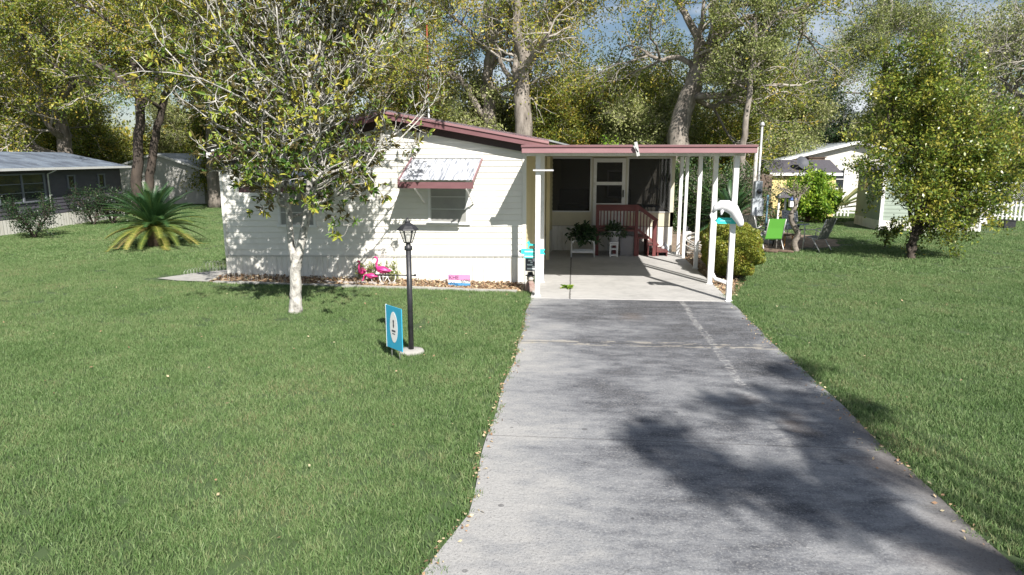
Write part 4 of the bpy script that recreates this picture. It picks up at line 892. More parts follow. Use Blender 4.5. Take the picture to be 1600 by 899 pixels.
for x0, x1, z0, z1, k_ in ((-2.2, .3, 1.0, 1.80, 3), (1.0, 3.2, 1.0, 1.85, 2), (4.5, 4.9, 1.35, 1.75, 1), (6.4, 6.8, 1.3, 1.75, 1)):
    g = Geo(); 
    for a, b_ in (((x0-.06, -.03, z0-.05), (x1+.06, .0, z0)), ((x0-.06, -.03, z1), (x1+.06, 0, z1+.05))): g.box(a, b_)
    for i in range(k_+1):
        xx = x0+(x1-x0)*i/k_; g.box((xx-.04, -.03, z0), (xx+.04, 0, z1))
    for i in range(1, 3 if k_ > 1 else 1): g.box((x0, -.02, z0+(z1-z0)*i/3-.012), (x1, 0, z0+(z1-z0)*i/3+.012))
    wf = obj('window', g, M_ls, nb); g = Geo(); g.box((x0, -.008, z0), (x1, -.003, z1)); obj('pane', g, M_glass, wf)
g = Geo(); g.add([(ST, -.35, 2.06), (LN+.2, -.35, 2.06), (LN+.2, 2.3, 2.62), (ST, 2.3, 2.62)], [(0, 1, 2, 3)]); g.add([(ST, -.35, 2.04), (LN+.2, -.35, 2.04), (LN+.2, 4.9, 2.04), (ST, 4.9, 2.04)], [(3, 2, 1, 0)]); g.add([(ST, 2.3, 2.62), (LN+.2, 2.3, 2.62), (LN+.2, 4.9, 2.06), (ST, 4.9, 2.06)], [(0, 1, 2, 3)])
obj('roof', g, mat('shaded_metal_roof', (.20, .24, .30), .5, (.11, .13, .17), 1.5, 6, .4, .6), nb)  # darkened roof colour stands in for dappled tree shade
g = Geo(); g.box((ST, -.38, 2.0), (LN+.2, -.352, 2.08)); g.box((LN+.2, -.38, 2.0), (LN+.23, 4.9, 2.08)); obj('fascia', g, M_white, nb)
g = Geo(); g.add([(LN+.19, -.35, 2.07), (LN+.19, 4.9, 2.07), (LN+.19, 2.3, 2.61)], [(0, 1, 2)]); obj('gable', g, M_gs, nb)
g = Geo(); g.tube([(3.4, -.33, 2.0), (3.4, -.03, 1.85), (3.4, -.03, .5)], .03, 6); obj('downspout', g, M_white, nb)

def simple_house(name, label, cat, loc, rz, W, Dp, H, rise, wall_m, roof_m, trim_m, along='x', wins=(), skirt=None, gableface=False, over=.25, siding=True):
    """front wall on local y=0 from x=0 to W; ridge along x (eave to us) or along y (gable to us)"""
    t = thing(name, label, cat, loc, rz); g = Geo()
    z = 0 if skirt is None else skirt; step = .13
    if siding:
        while z < H-.02:
            z1 = min(z+step, H); g.add([(0, -.016, z), (W, -.016, z), (W, -.002, z1), (0, -.002, z1)], [(0, 1, 2, 3)]); g.add([(0, 0, z), (W, 0, z), (W, -.016, z), (0, -.016, z)], [(0, 1, 2, 3)])
            g.add([(-.016, Dp, z), (-.016, 0, z), (-.002, 0, z1), (-.002, Dp, z1)], [(0, 1, 2, 3)]); g.add([(0, Dp, z), (0, 0, z), (-.016, 0, z), (-.016, Dp, z)], [(0, 1, 2, 3)])
            z = z1
    g.box((0, 0.0, 0), (W, Dp, H-.01)); obj('wall', g, wall_m, t)
    g = Geo(); o = over
    if along == 'x':
        for s_, y0, y1 in ((1, -o, Dp/2), (-1, Dp+o, Dp/2)):
            zl = H-o*rise/(Dp/2)
            g.add([(-o, y0, zl), (W+o, y0, zl), (W+o, y1, H+rise), (-o, y1, H+rise)], [(0, 1, 2, 3)]); g.add([(-o, y0, zl-.07), (W+o, y0, zl-.07), (W+o, y1, H+rise-.07), (-o, y1, H+rise-.07)], [(3, 2, 1, 0)])
        obj('roof', g, roof_m, t)
        g = Geo(); zl = H-o*rise/(Dp/2); g.box((-o, -o-.02, zl-.10), (W+o, -o-.002, zl+.01)); 
        obj('fascia', g, trim_m, t)
        g = Geo(); g.add([(-.003, 0, H-.05), (-.003, Dp, H-.05), (-.003, Dp/2, H+rise-.05)], [(2, 1, 0)]); g.add([(W+.003, 0, H-.05), (W+.003, Dp, H-.05), (W+.003, Dp/2, H+rise-.05)], [(0, 1, 2)]); obj('gable', g, wall_m, t)
    else:
        zl = H-o*rise/(W/2)
        for x0, x1 in ((-o, W/2), (W+o, W/2)):
            g.add([(x0, -o, zl), (x0, Dp+o, zl), (x1, Dp+o, H+rise), (x1, -o, H+rise)], [(0, 1, 2, 3)]); g.add([(x0, -o, zl-.06), (x0, Dp+o, zl-.06), (x1, Dp+o, H+rise-.06), (x1, -o, H+rise-.06)], [(0, 1, 2, 3)])
        obj('roof', g, roof_m, t)
        g = Geo()
        for x0, x1 in ((-o, W/2), (W/2, W+o)):
            za, zb = (zl, H+rise) if x0 < 0 else (H+rise, zl); g.add([(x0, -o-.02, za+.01), (x1, -o-.02, zb+.01), (x1, -o-.02, zb-.10), (x0, -o-.02, za-.10)], [(0, 3, 2, 1)]); g.add([(x0, -o, za+.01), (x1, -o, zb+.01), (x1, -o, zb-.10), (x0, -o, za-.10)], [(0, 1, 2, 3)])
        obj('fascia', g, trim_m, t)
        g = Geo(); g.add([(0, -.004, H-.05), (W, -.004, H-.05), (W/2, -.004, H+rise-.06)], [(0, 1, 2)]); obj('gable', g, wall_m, t)
    if skirt is not None:
        g = Geo(); x = 0
        while x < W:
            x1 = min(x+.2, W); g.add([(x, -.02, 0), (x+.03, -.03, 0), (x+.03, -.03, skirt), (x, -.02, skirt)], [(0, 1, 2, 3)]); g.add([(x+.03, -.03, 0), (x1, -.02, 0), (x1, -.02, skirt), (x+.03, -.03, skirt)], [(0, 1, 2, 3)]); x = x1
        y = 0
        while y < Dp:
            y1 = min(y+.2, Dp); g.add([(-.02, y, 0), (-.03, y+.03, 0), (-.03, y+.03, skirt), (-.02, y, skirt)], [(3, 2, 1, 0)]); g.add([(-.03, y+.03, 0), (-.02, y1, 0), (-.02, y1, skirt), (-.03, y+.03, skirt)], [(3, 2, 1, 0)]); y = y1
        obj('skirting', g, M_skirt, t)
    for x0, x1, z0, z1 in wins:
        g = Geo()
        for a, b_ in (((x0-.05, -.04, z0-.05), (x1+.05, 0, z0)), ((x0-.05, -.04, z1), (x1+.05, 0, z1+.05)), ((x0-.05, -.04, z0), (x0, 0, z1)), ((x1, -.04, z0), (x1+.05, 0, z1)), ((x0, -.035, (z0+z1)/2-.015), (x1, 0, (z0+z1)/2+.015))): g.box(a, b_)
        wf = obj('window', g, trim_m, t); g = Geo(); g.box((x0, -.024, z0), (x1, -.020, z1)); obj('pane', g, M_glass, wf)
    return t
M_shing = mat('grey_shingles', (.10, .095, .11), .9, (.06, .055, .065), 14, 5, stretch=(1, 3, 1)); M_ysh = mat('yellow_stucco', (.72, .58, .27), .8, (.66, .52, .24), 3)
M_brick = mat('white_brick', (.66, .65, .62), .8, (.56, .54, .50), 8, 6, stretch=(1, 1, 3))
p0 = D(1203, 337, 29.0); p1 = D(1299, 337, 29.3)
simple_house('yellow_shed', 'low yellow shed with grey shingled roof behind the citrus bush', 'shed', (p0[0], 29, 0), R(3), p1[0]-p0[0], 2.4, 1.86, .46, M_ysh, M_shing, M_white, 'x', over=.18, siding=False)
pL = D(1190, 250, 32.6)[0]; pM = D(1333, 250, 32.6)[0]
simple_house('white_house', 'white brick house with pale metal roof rising behind the yellow shed', 'house', (pL, 32.6, 0), R(-2), 2*(pM-pL), 8, 2.12, 1.0, M_brick, mat('silvery_house_roof', (.55, .58, .62), .4, (.36, .40, .46), 1.5, 6, .4, .7), M_white, 'y', wins=((3.25, 3.65, 1.05, 1.85),), over=.3, siding=False)
t = thing('rooftop_unit', 'brown boxed cooling unit between the yellow shed and the white house', 'air conditioner', (D(1276, 250, 31.6)[0], 31.55, 0))
g = Geo(); g.box((-.34, 0, 1.3), (.34, .8, 2.40)); g.box((-.38, -.04, 2.40), (.38, .84, 2.44)); obj('housing', g, M_redbark, t)
g = Geo(); g.box((-.3, .1, 0), (.3, .7, 1.3)); obj('plinth', g, M_conc, t)
# satellite dish on the shed
t = thing('satellite_dish', 'grey satellite dish on a short arm above the yellow shed roof', 'satellite dish', (D(1254, 258, 29.2)[0], 29.4, 1.95))
g = Geo(); g.lathe([(0, 0), (.17, .02), (.29, .08), (.30, .08), (.17, .01), (0, -.012)], 20); o = obj('dish', g, mat('dish_grey', (.055, .06, .075), .6), t); o.location = (0, -.1, .22); o.rotation_euler = (R(62), 0, R(24))
g = Geo(); g.tube([(0, 0, -.2), (0, 0, .1), (0, -.08, .2)], .025, 6); g.tube([(0, -.1, .05), (.16, -.42, .1)], .012, 5); obj('arm', g, M_black, t)
# green shed
M_gsh = mat('sage_siding', (.30, .36, .30), .6, (.26, .31, .26), 2)
sh = simple_house('garden_shed', 'sage green sided shed with white skirting behind the glossy tree', 'shed', (10.28, 23.89, 0), R(-3), 3.1, 2.4, 1.95, .32, M_gsh, M_shing, M_white, 'y', skirt=.33, over=.1)
g = Geo(); g.box((-.05, 1.25, 1.28), (-.02, 1.6, 1.60)); wf = obj('window', g, M_white, sh); g = Geo(); g.box((-.056, 1.3, 1.32), (-.051, 1.55, 1.56)); obj('pane', g, M_glass, wf)
g = Geo(); g.box((-.05, -.05, .0), (.05, .0, 1.95)); g.box((3.05, -.05, 0), (3.12, 0, 1.95)); obj('corner_board', g, M_white, sh)
simple_house('low_white_house', 'low white building with skirting beyond the sage green shed', 'house', (13.6, 26.4, 0), R(-2), 1.5, 4, 1.6, .3, M_brick, M_roof, M_white, 'x', skirt=.5, over=.1)
# white house behind the left trees
p0 = D(183, 300, 34)
simple_house('pale_house', 'pale gabled house seen through the dark trunks at left', 'house', (p0[0], 34, 0), R(5), 4.6, 6, 1.9, .75, M_brick, M_roof, M_white, 'y', over=.3, siding=False)
p0 = D(1575, 248, 60)
simple_house('distant_house', 'distant white roofed house at the right edge behind trees', 'house', (p0[0]-1, 60, 0), 0, 9, 6, 2.0, .9, M_brick, mat('bright_metal_roof', (.7, .72, .74), .4), M_white, 'x', over=.3, siding=False)

# ---- fences
def picket(label, a, b_, h, name='picket_fence', sp=.135):
    a = np.array(a); b_ = np.array(b_); L_ = np.linalg.norm(b_-a); rz = math.atan2(b_[1]-a[1], b_[0]-a[0]); t = thing(name, label, 'fence', (a[0], a[1], 0), rz)
    k_ = int(L_/sp); 
    for i in range(k_):
        g = Geo(); x = i*sp; g.prism([(x, .03), (x+.06, .03), (x+.06, h-.05), (x+.03, h), (x, h-.05)][::-1], Matrix.Translation((0, -.012, 0)), .02); obj('picket', g, M_white, t)
    for z_ in (.15, h-.22):
        g = Geo(); g.box((-.03, .01, z_), (L_, .04, z_+.06)); obj('rail', g, M_white, t)
    for x in np.arange(0, L_+.1, 1.9):
        g = Geo(); g.box((x-.05, .0, 0), (x+.05, .09, h+.03)); obj('post', g, M_white, t, bevel=.01)
    return t
picket('short white picket fence between the citrus bush and the green shed', D(1279, 337, 29.6)[:2], D(1335, 337, 29.2)[:2], .68)
pa = D(1532, 343, 28.2); pb = D(1660, 343, 27.4)
picket('white picket fence at the right edge beyond the lawn', pa[:2], pb[:2], .80)
t = thing('chain_link_fence', 'tall grey chain link fence behind the right picket fence', 'fence', (pa[0]-.5, 29.5, 0))
g = Geo()
for x in np.arange(0, 7, .09): g.bar((x, 0, .05), (x+1.3, 0, 1.38), .006); g.bar((x+1.3, 0, .05), (x, 0, 1.38), .006)
obj('wire_mesh', g, M_frame, t)
for x in (0, 2.4, 4.8, 7.2):
    g = Geo(); g.tube([(x, 0, 0), (x, 0, 1.42)], .03, 6); obj('post', g, M_frame, t)
g = Geo(); g.tube([(0, 0, 1.4), (8.2, 0, 1.4)], .028, 6); obj('top_rail', g, M_frame, t)
p = G(1572, 357); t = thing('black_crate', 'black plastic crate on the grass at the right edge', 'crate', (p[0], p[1], 0), R(8))
g = Geo(); g.box((-.2, -.16, 0), (.2, .16, .03)); 
for a, b_ in (((-.2, -.16, .03), (.2, -.14, .26)), ((-.2, .14, .03), (.2, .16, .26)), ((-.2, -.14, .03), (-.18, .14, .26)), ((.18, -.14, .03), (.2, .14, .26)), ((-.22, -.18, .26), (.22, -.14, .29)), ((-.22, .14, .26), (.22, .18, .29)), ((-.22, -.14, .26), (-.18, .14, .29)), ((.18, -.14, .26), (.22, .14, .29))): g.box(a, b_)
obj('crate_body', g, M_black, t)
# wooden board fence
p0 = D(1183, 350, 26.5); M_wood = mat('weathered_boards', (.17, .125, .095), .9, (.10, .075, .06), 4, 7, stretch=(6, 6, .6), bump=.3)
t = thing('board_fence', 'weathered brown board fence beside the meter pole', 'fence', (p0[0]-4.2, 26.6, 0), R(3))
for i in range(36):
    if i > 33: continue
    g = Geo(); h = 1.78+.03*math.sin(i*2.3); g.box((i*.14, 0, 0), (i*.14+.132, .025, h)); obj('board', g, M_wood, t)
for z_ in (.4, 1.4):
    g = Geo(); g.box((0, .027, z_), (4.76, .07, z_+.09)); obj('rail', g, M_wood, t)

# ---- meter pole
p = G(1180, 357); MX, MY = D(1180, 357, 20.5)[0], 20.5
def zat(y, Y): return D(1180, y, Y)[2]
t = thing('meter_pole', 'grey service pole with electric meter and breaker box right of the carport', 'utility pole', (MX, MY, 0))
g = Geo(); g.tube([(-.09, .06, 0), (-.09, .06, zat(240, MY)+.2)], .055, 8); obj('pole', g, M_pale, t)
g = Geo(); g.tube([(.0, -.02, .0), (.0, -.02, zat(196, MY))], .032, 8); g.lathe([(.0, .10), (.05, .07), (.075, 0), (.045, -.03), (0.0, -.03)], 8, (0, -.02, zat(196, MY))); obj('conduit', g, M_frame, t)
g = Geo(); g.box((-.11, -.16, zat(316, MY)), (.09, .0, zat(283, MY))); mb = obj('meter_box', g, mat('pale_grey_enamel', (.48, .52, .56), .45), t, bevel=.01)
g = Geo(); g.lathe([(0, -.0), (.07, 0), (.075, .03), (.06, .07), (0, .085)], 16); o = obj('meter_glass', g, M_glass, mb); o.location = (0, -.16, zat(299, MY)); o.rotation_euler = (R(90), 0, 0)
g = Geo(); g.box((-.17, -.18, zat(337, MY)), (.15, .0, zat(309, MY)-.02)); obj('breaker_box', g, bpy.data.materials['pale_grey_enamel'], t, bevel=.01)

# ---- patio group
PX, PYY = G(1222, 392)[:2]
def sling_chair(label, loc, rz, sling, grp='garden chairs round the glass table'):
    t = thing('garden_chair', label, 'chair', loc, rz, grp)
    for s_ in (-1, 1):
        g = Geo(); g.tube([(s_*.26, -.24, 0), (s_*.25, -.22, .30), (s_*.25, -.20, .55), (s_*.25, .08, .57), (s_*.25, .24, .52)], .015, 6); obj('armrest', g, M_frame, t)
        g = Geo(); g.tube([(s_*.25, .02, .34), (s_*.26, .28, .0)], .015, 6); obj('leg', g, M_frame, t)
        g = Geo(); g.tube([(s_*.22, -.22, .36), (s_*.22, .15, .32), (s_*.22, .26, .60), (s_*.22, .36, .86)], .015, 6); obj('side_frame', g, M_frame, t)
    g = Geo(); g.add([(-.21, -.21, .372), (.21, -.21, .372), (.21, .15, .325), (-.21, .15, .325)], [(0, 1, 2, 3)]); g.add([(-.21, -.21, .36), (.21, -.21, .36), (.21, .15, .313), (-.21, .15, .313)], [(3, 2, 1, 0)]); obj('seat', g, sling, t)
    g = Geo(); g.add([(-.22, .155, .34), (.22, .155, .34), (.22, .25, .62), (-.22, .25, .62), (.22, .35, .87), (-.22, .35, .87)], [(0, 1, 2, 3), (3, 2, 4, 5)]); g.add([(-.22, .17, .34), (.22, .17, .34), (.22, .265, .62), (-.22, .265, .62), (.22, .365, .87), (-.22, .365, .87)], [(3, 2, 1, 0), (5, 4, 2, 3)]); obj('backrest', g, sling, t)
    return t
M_grn = mat('lime_green_sling', (.13, .42, .06), .6); M_dks = mat('dark_woven_sling', (.09, .10, .09), .8, (.25, .25, .23), 30); M_wsl = mat('pale_woven_sling', (.45, .46, .46), .8, (.15, .16, .17), 30, lo=.45, hi=.55)
c0 = G(1203, 392); 
sling_chair('lime green garden chair with its back to the lawn', (c0[0], c0[1]-.0, 0), R(186), M_grn)
sling_chair('dark strapped garden chair right of the crooked tree', (D(1272, 380, 18.6)[0], 18.4, 0), R(-142), M_dks)
sling_chair('pale strapped garden chair on the left side of the glass table behind the green one', (D(1178, 380, 19.4)[0], 19.3, 0), R(125), M_wsl)
sling_chair('pale strapped garden chair on the far side of the glass table', (D(1236, 375, 20.6)[0], 20.5, 0), R(5), M_wsl)
tx = D(1228, 375, 19.3)[0]
t = thing('patio_table', 'round dark glass garden table with a closed teal umbrella pole', 'table', (tx, 19.35, 0))
g = Geo(); g.lathe([(0, .62), (.58, .62), (.60, .63), (.58, .64), (0, .64)], 28); obj('tabletop', g, mat('blue_grey_glass', (.07, .10, .13), .15), t)
for a in (.5, 2.07, 3.64, 5.2):
    g = Geo(); g.tube([(.45*math.cos(a), .45*math.sin(a), .61), (.38*math.cos(a), .38*math.sin(a), .3), (.46*math.cos(a), .46*math.sin(a), 0)], .018, 6); obj('leg', g, M_black, t)
ux = D(1206, 345, 19.35)[0]
t = thing('umbrella_pole', 'upright teal umbrella pole without canopy beside the green chair', 'pole', (ux, 19.9, 0))
g = Geo(); g.tube([(0, 0, 0), (0, 0, D(1206, 305, 19.9)[2])], .028, 8); obj('pole', g, mat('slate_blue_paint', (.10, .20, .26), .5), t); g = Geo(); g.lathe([(0, 0), (.24, 0), (.24, .05), (.06, .10), (.05, .3), (0, .3)], 16); obj('base', g, M_conc, t)
p = G(1174, 377); t = thing('grey_bucket', 'blue grey plastic bucket left of the garden chairs', 'bucket', (D(1174, 370, 19.0)[0], 19.0, 0))
g = Geo(); g.lathe([(0, 0), (.17, 0), (.22, .36), (.235, .37), (.235, .39), (.21, .39), (.16, .02), (0, .02)], 18); obj('bucket_body', g, mat('blue_grey_plastic', (.16, .21, .26), .5), t)
g = Geo(); a = np.linspace(0, math.pi, 12); g.tube(np.stack([.225*np.cos(a), -.10*np.sin(a), .37-.06*np.sin(a)], 1), .006, 5); obj('handle', g, M_frame, t)
t = thing('wooden_stool', 'small rusty brown stool leaning by the crooked tree', 'stool', (D(1233, 388, 18.4)[0], 18.5, 0))
g = Geo(); g.box((-.15, -.12, .38), (.15, .12, .42)); obj('seat', g, M_redbark, t)
for sx_ in (-.13, .13):
    for sy_ in (-.1, .1):
        g = Geo(); g.box((sx_-.015, sy_-.015, 0), (sx_+.015, sy_+.015, .38)); obj('leg', g, mat('rusty_orange_wood', (.30, .15, .05), .8) if 'rusty_orange_wood' not in bpy.data.materials else bpy.data.materials['rusty_orange_wood'], t)
# lantern shelf and little stand near the shed wall
p = D(1222, 330, 24.5); t = thing('bird_feeder', 'small white bird feeder frame with a grey roof beside the citrus bush', 'bird feeder', (p[0], 24.5, 0))
g = Geo(); g.box((-.16, -.02, .3), (-.10, .04, 1.05)); g.box((.06, -.02, .3), (.12, .04, 1.05)); g.box((-.2, -.1, .25), (.2, .12, .30)); obj('frame', g, M_white, t)
g = Geo(); g.lathe([(.32, 1.05), (.05, 1.25), (0, 1.25)], 4, rot=R(45), smooth=False); obj('roof', g, M_shing, t); g = Geo(); g.box((-.03, -.03, 0), (.03, .03, .25)); obj('post', g, M_white, t)
p = D(1236, 322, 24.4); t = thing('blue_bird_box', 'blue and white bird box beside the bird feeder', 'bird box', (p[0], 24.2, 0))
g = Geo(); g.box((-.13, -.1, .75), (.13, .1, .98)); obj('box_body', g, M_white, t); g = Geo(); g.lathe([(.2, .98), (.03, 1.14), (0, 1.14)], 4, rot=R(45), smooth=False); obj('roof', g, mat('blue_paint', (.03, .08, .25), .5), t); g = Geo(); g.box((-.025, -.025, 0), (.025, .025, .75)); obj('post', g, M_white, t)
# hose heap at the far posts
t = thing('garden_hose', 'white garden hose looped in a heap behind the carport posts', 'hose', (2.95, 16.7, 0))
g = Geo(); rr = random.Random(3); a = np.linspace(0, 7*2*math.pi, 170); rad = .22+.06*np.sin(a*.31); g.tube(np.stack([rad*np.cos(a), rad*.8*np.sin(a), .25+.20*np.sin(a*.5+1)+a*.004], 1), .016, 6); obj('coil', g, M_conc, t)
t = thing('hose_reel_post', 'dark short post with white tap box behind the carport posts', 'post', (2.78, 17.0, 0)); g = Geo(); g.tube([(0, 0, 0), (0, 0, .75)], .03, 6); obj('pole', g, M_black, t); g = Geo(); g.box((-.08, -.08, .42), (.1, .05, .62)); obj('tap_box', g, M_white, t)
g = Geo(); pts_ = [(1185, 392), (1210, 395), (1235, 396), (1262, 393)]
for q, (x0, y0, x1, y1) in enumerate(((1158, 385, 1200, 390), (1168, 391, 1215, 394), (1196, 393, 1240, 394))):
    a = G(x0, y0, .04); b_ = G(x1, y1, .04); g = Geo(); g.tube([a, (a+b_)/2+np.array([0, .05, .02]), b_], [.035, .045, .03], 7); tag(obj('fallen_branch', g, M_redbark), ['brown fallen branch by the bucket at the patio edge', 'brown fallen branch in front of the green chair', 'brown fallen branch between green chair and crooked tree'][q], 'branch', 'fallen branches edging the patio')

# ================================================================== plants
# clipped bush
rng = np.random.default_rng(12); k = 30000
d = unit(rng, k); d[:, 2] = np.abs(d[:, 2])*1.0-.12*rng.random(k); rr = 1-.30*rng.random(k)**2.2; lump = 1+.06*np.sin(d[:, 0]*7+d[:, 1]*5)+.05*np.sin(d[:, 2]*9+d[:, 0]*6)+.03*np.sin(d[:, 1]*17+d[:, 2]*13)
def bushobj(name, label, c_, ax, k, size, leaf, seed, cat='bush', power=.8):
    rng = np.random.default_rng(seed); d = unit(rng, k); d[:, 2] = d[:, 2]*.9
    ph = rng.random(6)*6; lump = 1+.07*np.sin(d[:, 0]*6+d[:, 1]*4+ph[0])+.06*np.sin(d[:, 2]*8+d[:, 0]*6+ph[1])+.04*np.sin(d[:, 1]*15+d[:, 2]*13+ph[2])
    rr = (1-.34*rng.random(k)**2)*lump; P = np.sign(d)*np.abs(d)**power; P /= np.maximum(np.linalg.norm(P, axis=1)**.8, .3)[:, None]
    P = P*rr[:, None]*np.array(ax); P[:, 2] += ax[2]*.98; ok = P[:, 2] > .03; P = P[ok]; dd = d[ok]
    clump = .5+.28*np.sin(P[:, 0]*11+ph[3])*np.sin(P[:, 1]*9+ph[4])*np.sin(P[:, 2]*12+ph[5])
    g = Geo(); add_leaves(g, P, dd*.8+unit(rng, len(P))*.8, size, rng, .6, 0, np.clip(clump+rng.normal(0, .2, len(P)), 0, 1))
    t = thing(name, label, cat, c_); obj('foliage', g, leaf, t)
    g = Geo()
    for q in range(9):
        a = rng.random()*6.28; e = rng.random()*.9+.1; tp = np.array([ax[0]*.75*math.cos(a)*e, ax[1]*.75*math.sin(a)*e, ax[2]*(1.7-.6*e)]); g.tube([(0, 0, 0), tp*[.35, .35, .4], tp], [.03, .02, .006], 5)
    obj('stems', g, M_redbark, t); return t
bushobj('clipped_bush', 'rounded yellow green bush behind the right carport posts', (3.28, 14.5, 0), (.56, 1.30, .56), 42000, .042, L_bush, 12)
s_ = Skel(411); CIT = [dict(n=8, ang=50, lead=True, **{'from': .15}), dict(len=.62, n=6, ang=48, seg=5, wob=.2, up=.08, r=.025, **{'from': .15}), dict(len=.42, n=5, ang=45, seg=4, wob=.2, up=.05, r=.01), dict(len=.28, n=0, seg=3, wob=.2, r=.005)]
for a_, rr_, hh_ in ((0, .42, 1.2), (1.1, .3, 1.55), (2.3, .45, 1.0), (3.4, .45, 1.0), (4.4, .25, 1.4), (5.4, .4, .9)): s_.add_path([np.zeros(3), np.array([rr_*.5*math.cos(a_), rr_*.5*math.sin(a_), hh_*.45]), np.array([rr_*math.cos(a_), rr_*math.sin(a_), hh_*.8])], .045, .015, 0, CIT)
g1 = Geo(); s_.wood(g1); g2 = Geo(); s_.twigwood(g2, 1); s_.foliage(g2, 9, .06, .12, .5, 0, tint0=.55, tvar=.25)
t = thing('citrus_bush', 'bright green citrus bush in front of the yellow shed', 'bush', (D(1263, 330, 26.6)[0], 26.6, 0)); obj('trunk', g1, M_redbark, t); obj('crown', g2, [L_bright, M_redbark], t)
bushobj('small_shrub', 'small reddish shrub at the foot of the yellow shed', (D(1192, 330, 25)[0], 25, 0), (.35, .35, .5), 1500, .09, L_dry, 8)

# cycads
def cycad(name, label, loc, rz, R_, nf, seed, trunk_h=.35, lowyellow=True):
    rng = np.random.default_rng(seed); t = thing(name, label, 'cycad', loc, rz)
    g = Geo(); g.tube([(0, 0, 0), (0, 0, trunk_h)], [.20, .17], 12); obj('trunk', g, M_redbark, t)
    g = Geo()
    for f in range(nf):
        u = (f+.5)/nf; el = R(86-106*u**1.15)+rng.normal(0, .07); a = f*2.39996+rng.normal(0, .08); L_ = R_*(.80+.3*rng.random())*(1.0 if u > .25 else .82)
        dh = np.array([math.cos(a), math.sin(a), 0]); m_ = 34; s_ = np.linspace(0, 1, m_); e_ = el-s_**1.4*(.62+.25*rng.random()); ds = L_/m_
        P = np.cumsum(np.stack([np.cos(e_)*ds, np.sin(e_)*ds], 1), 0); pos = dh[None, :]*P[:, :1]+np.array([0, 0, 1.])*P[:, 1:]+np.array([0, 0, trunk_h]); pos[:, 2] = np.maximum(pos[:, 2], .03)
        T = np.gradient(pos, axis=0); T /= np.linalg.norm(T, axis=1)[:, None]; side = np.array([-math.sin(a), math.cos(a), 0.]); up_ = np.cross(side[None, :]*np.ones((m_, 1)), T)*-1
        up_ = np.cross(T, side[None, :]*np.ones((m_, 1)))
        tone = np.clip(.22+.0*u+rng.normal(0, .1), .05, .9) if u < .55 or not lowyellow else np.clip(.22+(u-.5)*1.15+rng.normal(0, .14), .1, 1)
        g.tube(pos[::4], np.linspace(.014, .004, len(pos[::4])), 4, 0, cap=False, tint=min(tone+.2, 1))
        for sgn in (-1, 1):
            for sub in (0, .5):
                q = pos[2:-1]+T[2:-1]*ds*sub; ll = .17*np.sin(np.clip(s_[2:-1], .03, 1)**.6*math.pi*.93)+.03; dirn = side*sgn*.86+T[2:-1]*.42-up_[2:-1]*.0+np.array([0, 0, .20]); dirn = dirn/np.linalg.norm(dirn, axis=1)[:, None]
                tip = q+dirn*ll[:, None]; wv = T[2:-1]*.009; v = np.stack([q-wv, q+wv, tip], 1).reshape(-1, 3); g.add(v, np.arange(len(q))[:, None]*3+np.array([[0, 1, 2]]), 0, np.clip(tone+rng.normal(0, .06, len(q)), 0, 1))
    obj('fronds', g, L_frond, t); return t
cycad('sago_palm', 'large sago palm with yellowing lower fronds on the left lawn', (D(243, 380, 17.6)[0], 17.6, 0), 0, 1.50, 110, 5, .55)
cycad('sago_palm', 'green sago palm behind the carport posts and board fence', (D(1140, 340, 21.5)[0], 21.5, 0), .4, 1.55, 46, 9, .5, False)

# crooked small tree in the patio
s_ = Skel(77); prm = [dict(n=8, ang=50, lead=False, **{'from': .72}), dict(len=.42, n=4, ang=50, seg=4, wob=.3, up=.1, r=.03, end=.5), dict(len=.22, n=0, seg=3, wob=.3, up=.1, r=.012)]
Yt = 18.1; pp = [(1244, 394), (1241, 380), (1247, 366), (1238, 348), (1236, 335), (1243, 322), (1240, 300)]
P = np.array([D(x, y, Yt) for x, y in pp]); o0 = P[0].copy(); o0[2] = 0; P = P-o0; P[0][2] = 0
s_.add_path(P[:5], .085, .065, 0, prm); s_.tubes = s_.tubes[:1]; s_.twigs = []; s_.tips = []
s_.add_path(P[4:], .06, .035, 0, prm); s_.add_path([P[4], P[4]+[.10, 0, .22], P[4]+[.20, 0, .50]], .045, .025, 0, prm)
g1 = Geo(); s_.wood(g1); g2 = Geo(); s_.twigwood(g2, 1); s_.foliage(g2, 5, .05, .05, .5, 0, tint0=.7)
t = thing('crooked_tree', 'small crooked pale barked tree standing in the patio corner', 'tree', o0); M_crook = mat('tan_grey_bark', (.30, .26, .22), .9, (.14, .12, .10), 12, 7, bump=.6); obj('trunk', g1, M_crook, t); obj('crown', g2, [L_grey, M_crook], t)

# magnolia in the front lawn
TB = np.array([-4.36, 10.13, 0]); SC = 1079/10.45/1.0
def mp_(x, y, dy=0): return D(x, y, 10.13+dy)-TB
s_ = Skel(11)
MAG = [dict(n=0, lead=False, **{'from': .1}), dict(len=1.5, n=8, ang=48, seg=6, wob=.16, up=.04, flat=.8, r=.022, end=.35, **{'from': .12}), dict(len=.50, n=4, ang=48, seg=4, wob=.2, up=.08, flat=.9, r=.009, end=.5, **{'from': .15}), dict(len=.22, n=0, seg=3, wob=.2, up=.1, r=.005)]
def mag_trunk(path, r0, r1): P, rr = s_.add_path([mp_(*q) for q in path], r0, r1, 0, [dict(n=0, lead=False), MAG[1]], .005); return P, rr
tr0 = mag_trunk([(462, 489), (462, 460), (462, 432), (463, 410), (464, 395)], .094, .078); s_.tubes[-1][1][:4] += np.array([.035, .014, .006, .002])
T1 = mag_trunk([(460, 410), (456, 385), (452, 350), (450, 315), (447, 270), (446, 225), (447, 180), (446, 120), (440, 60), (436, 0), (434, -60), (430, -110)], .060, .018)
T2 = mag_trunk([(465, 410), (470, 385), (477, 350), (482, 310), (484, 260), (482, 210), (483, 160), (484, 110), (481, 50), (482, -10), (485, -70), (484, -130)], .070, .018)
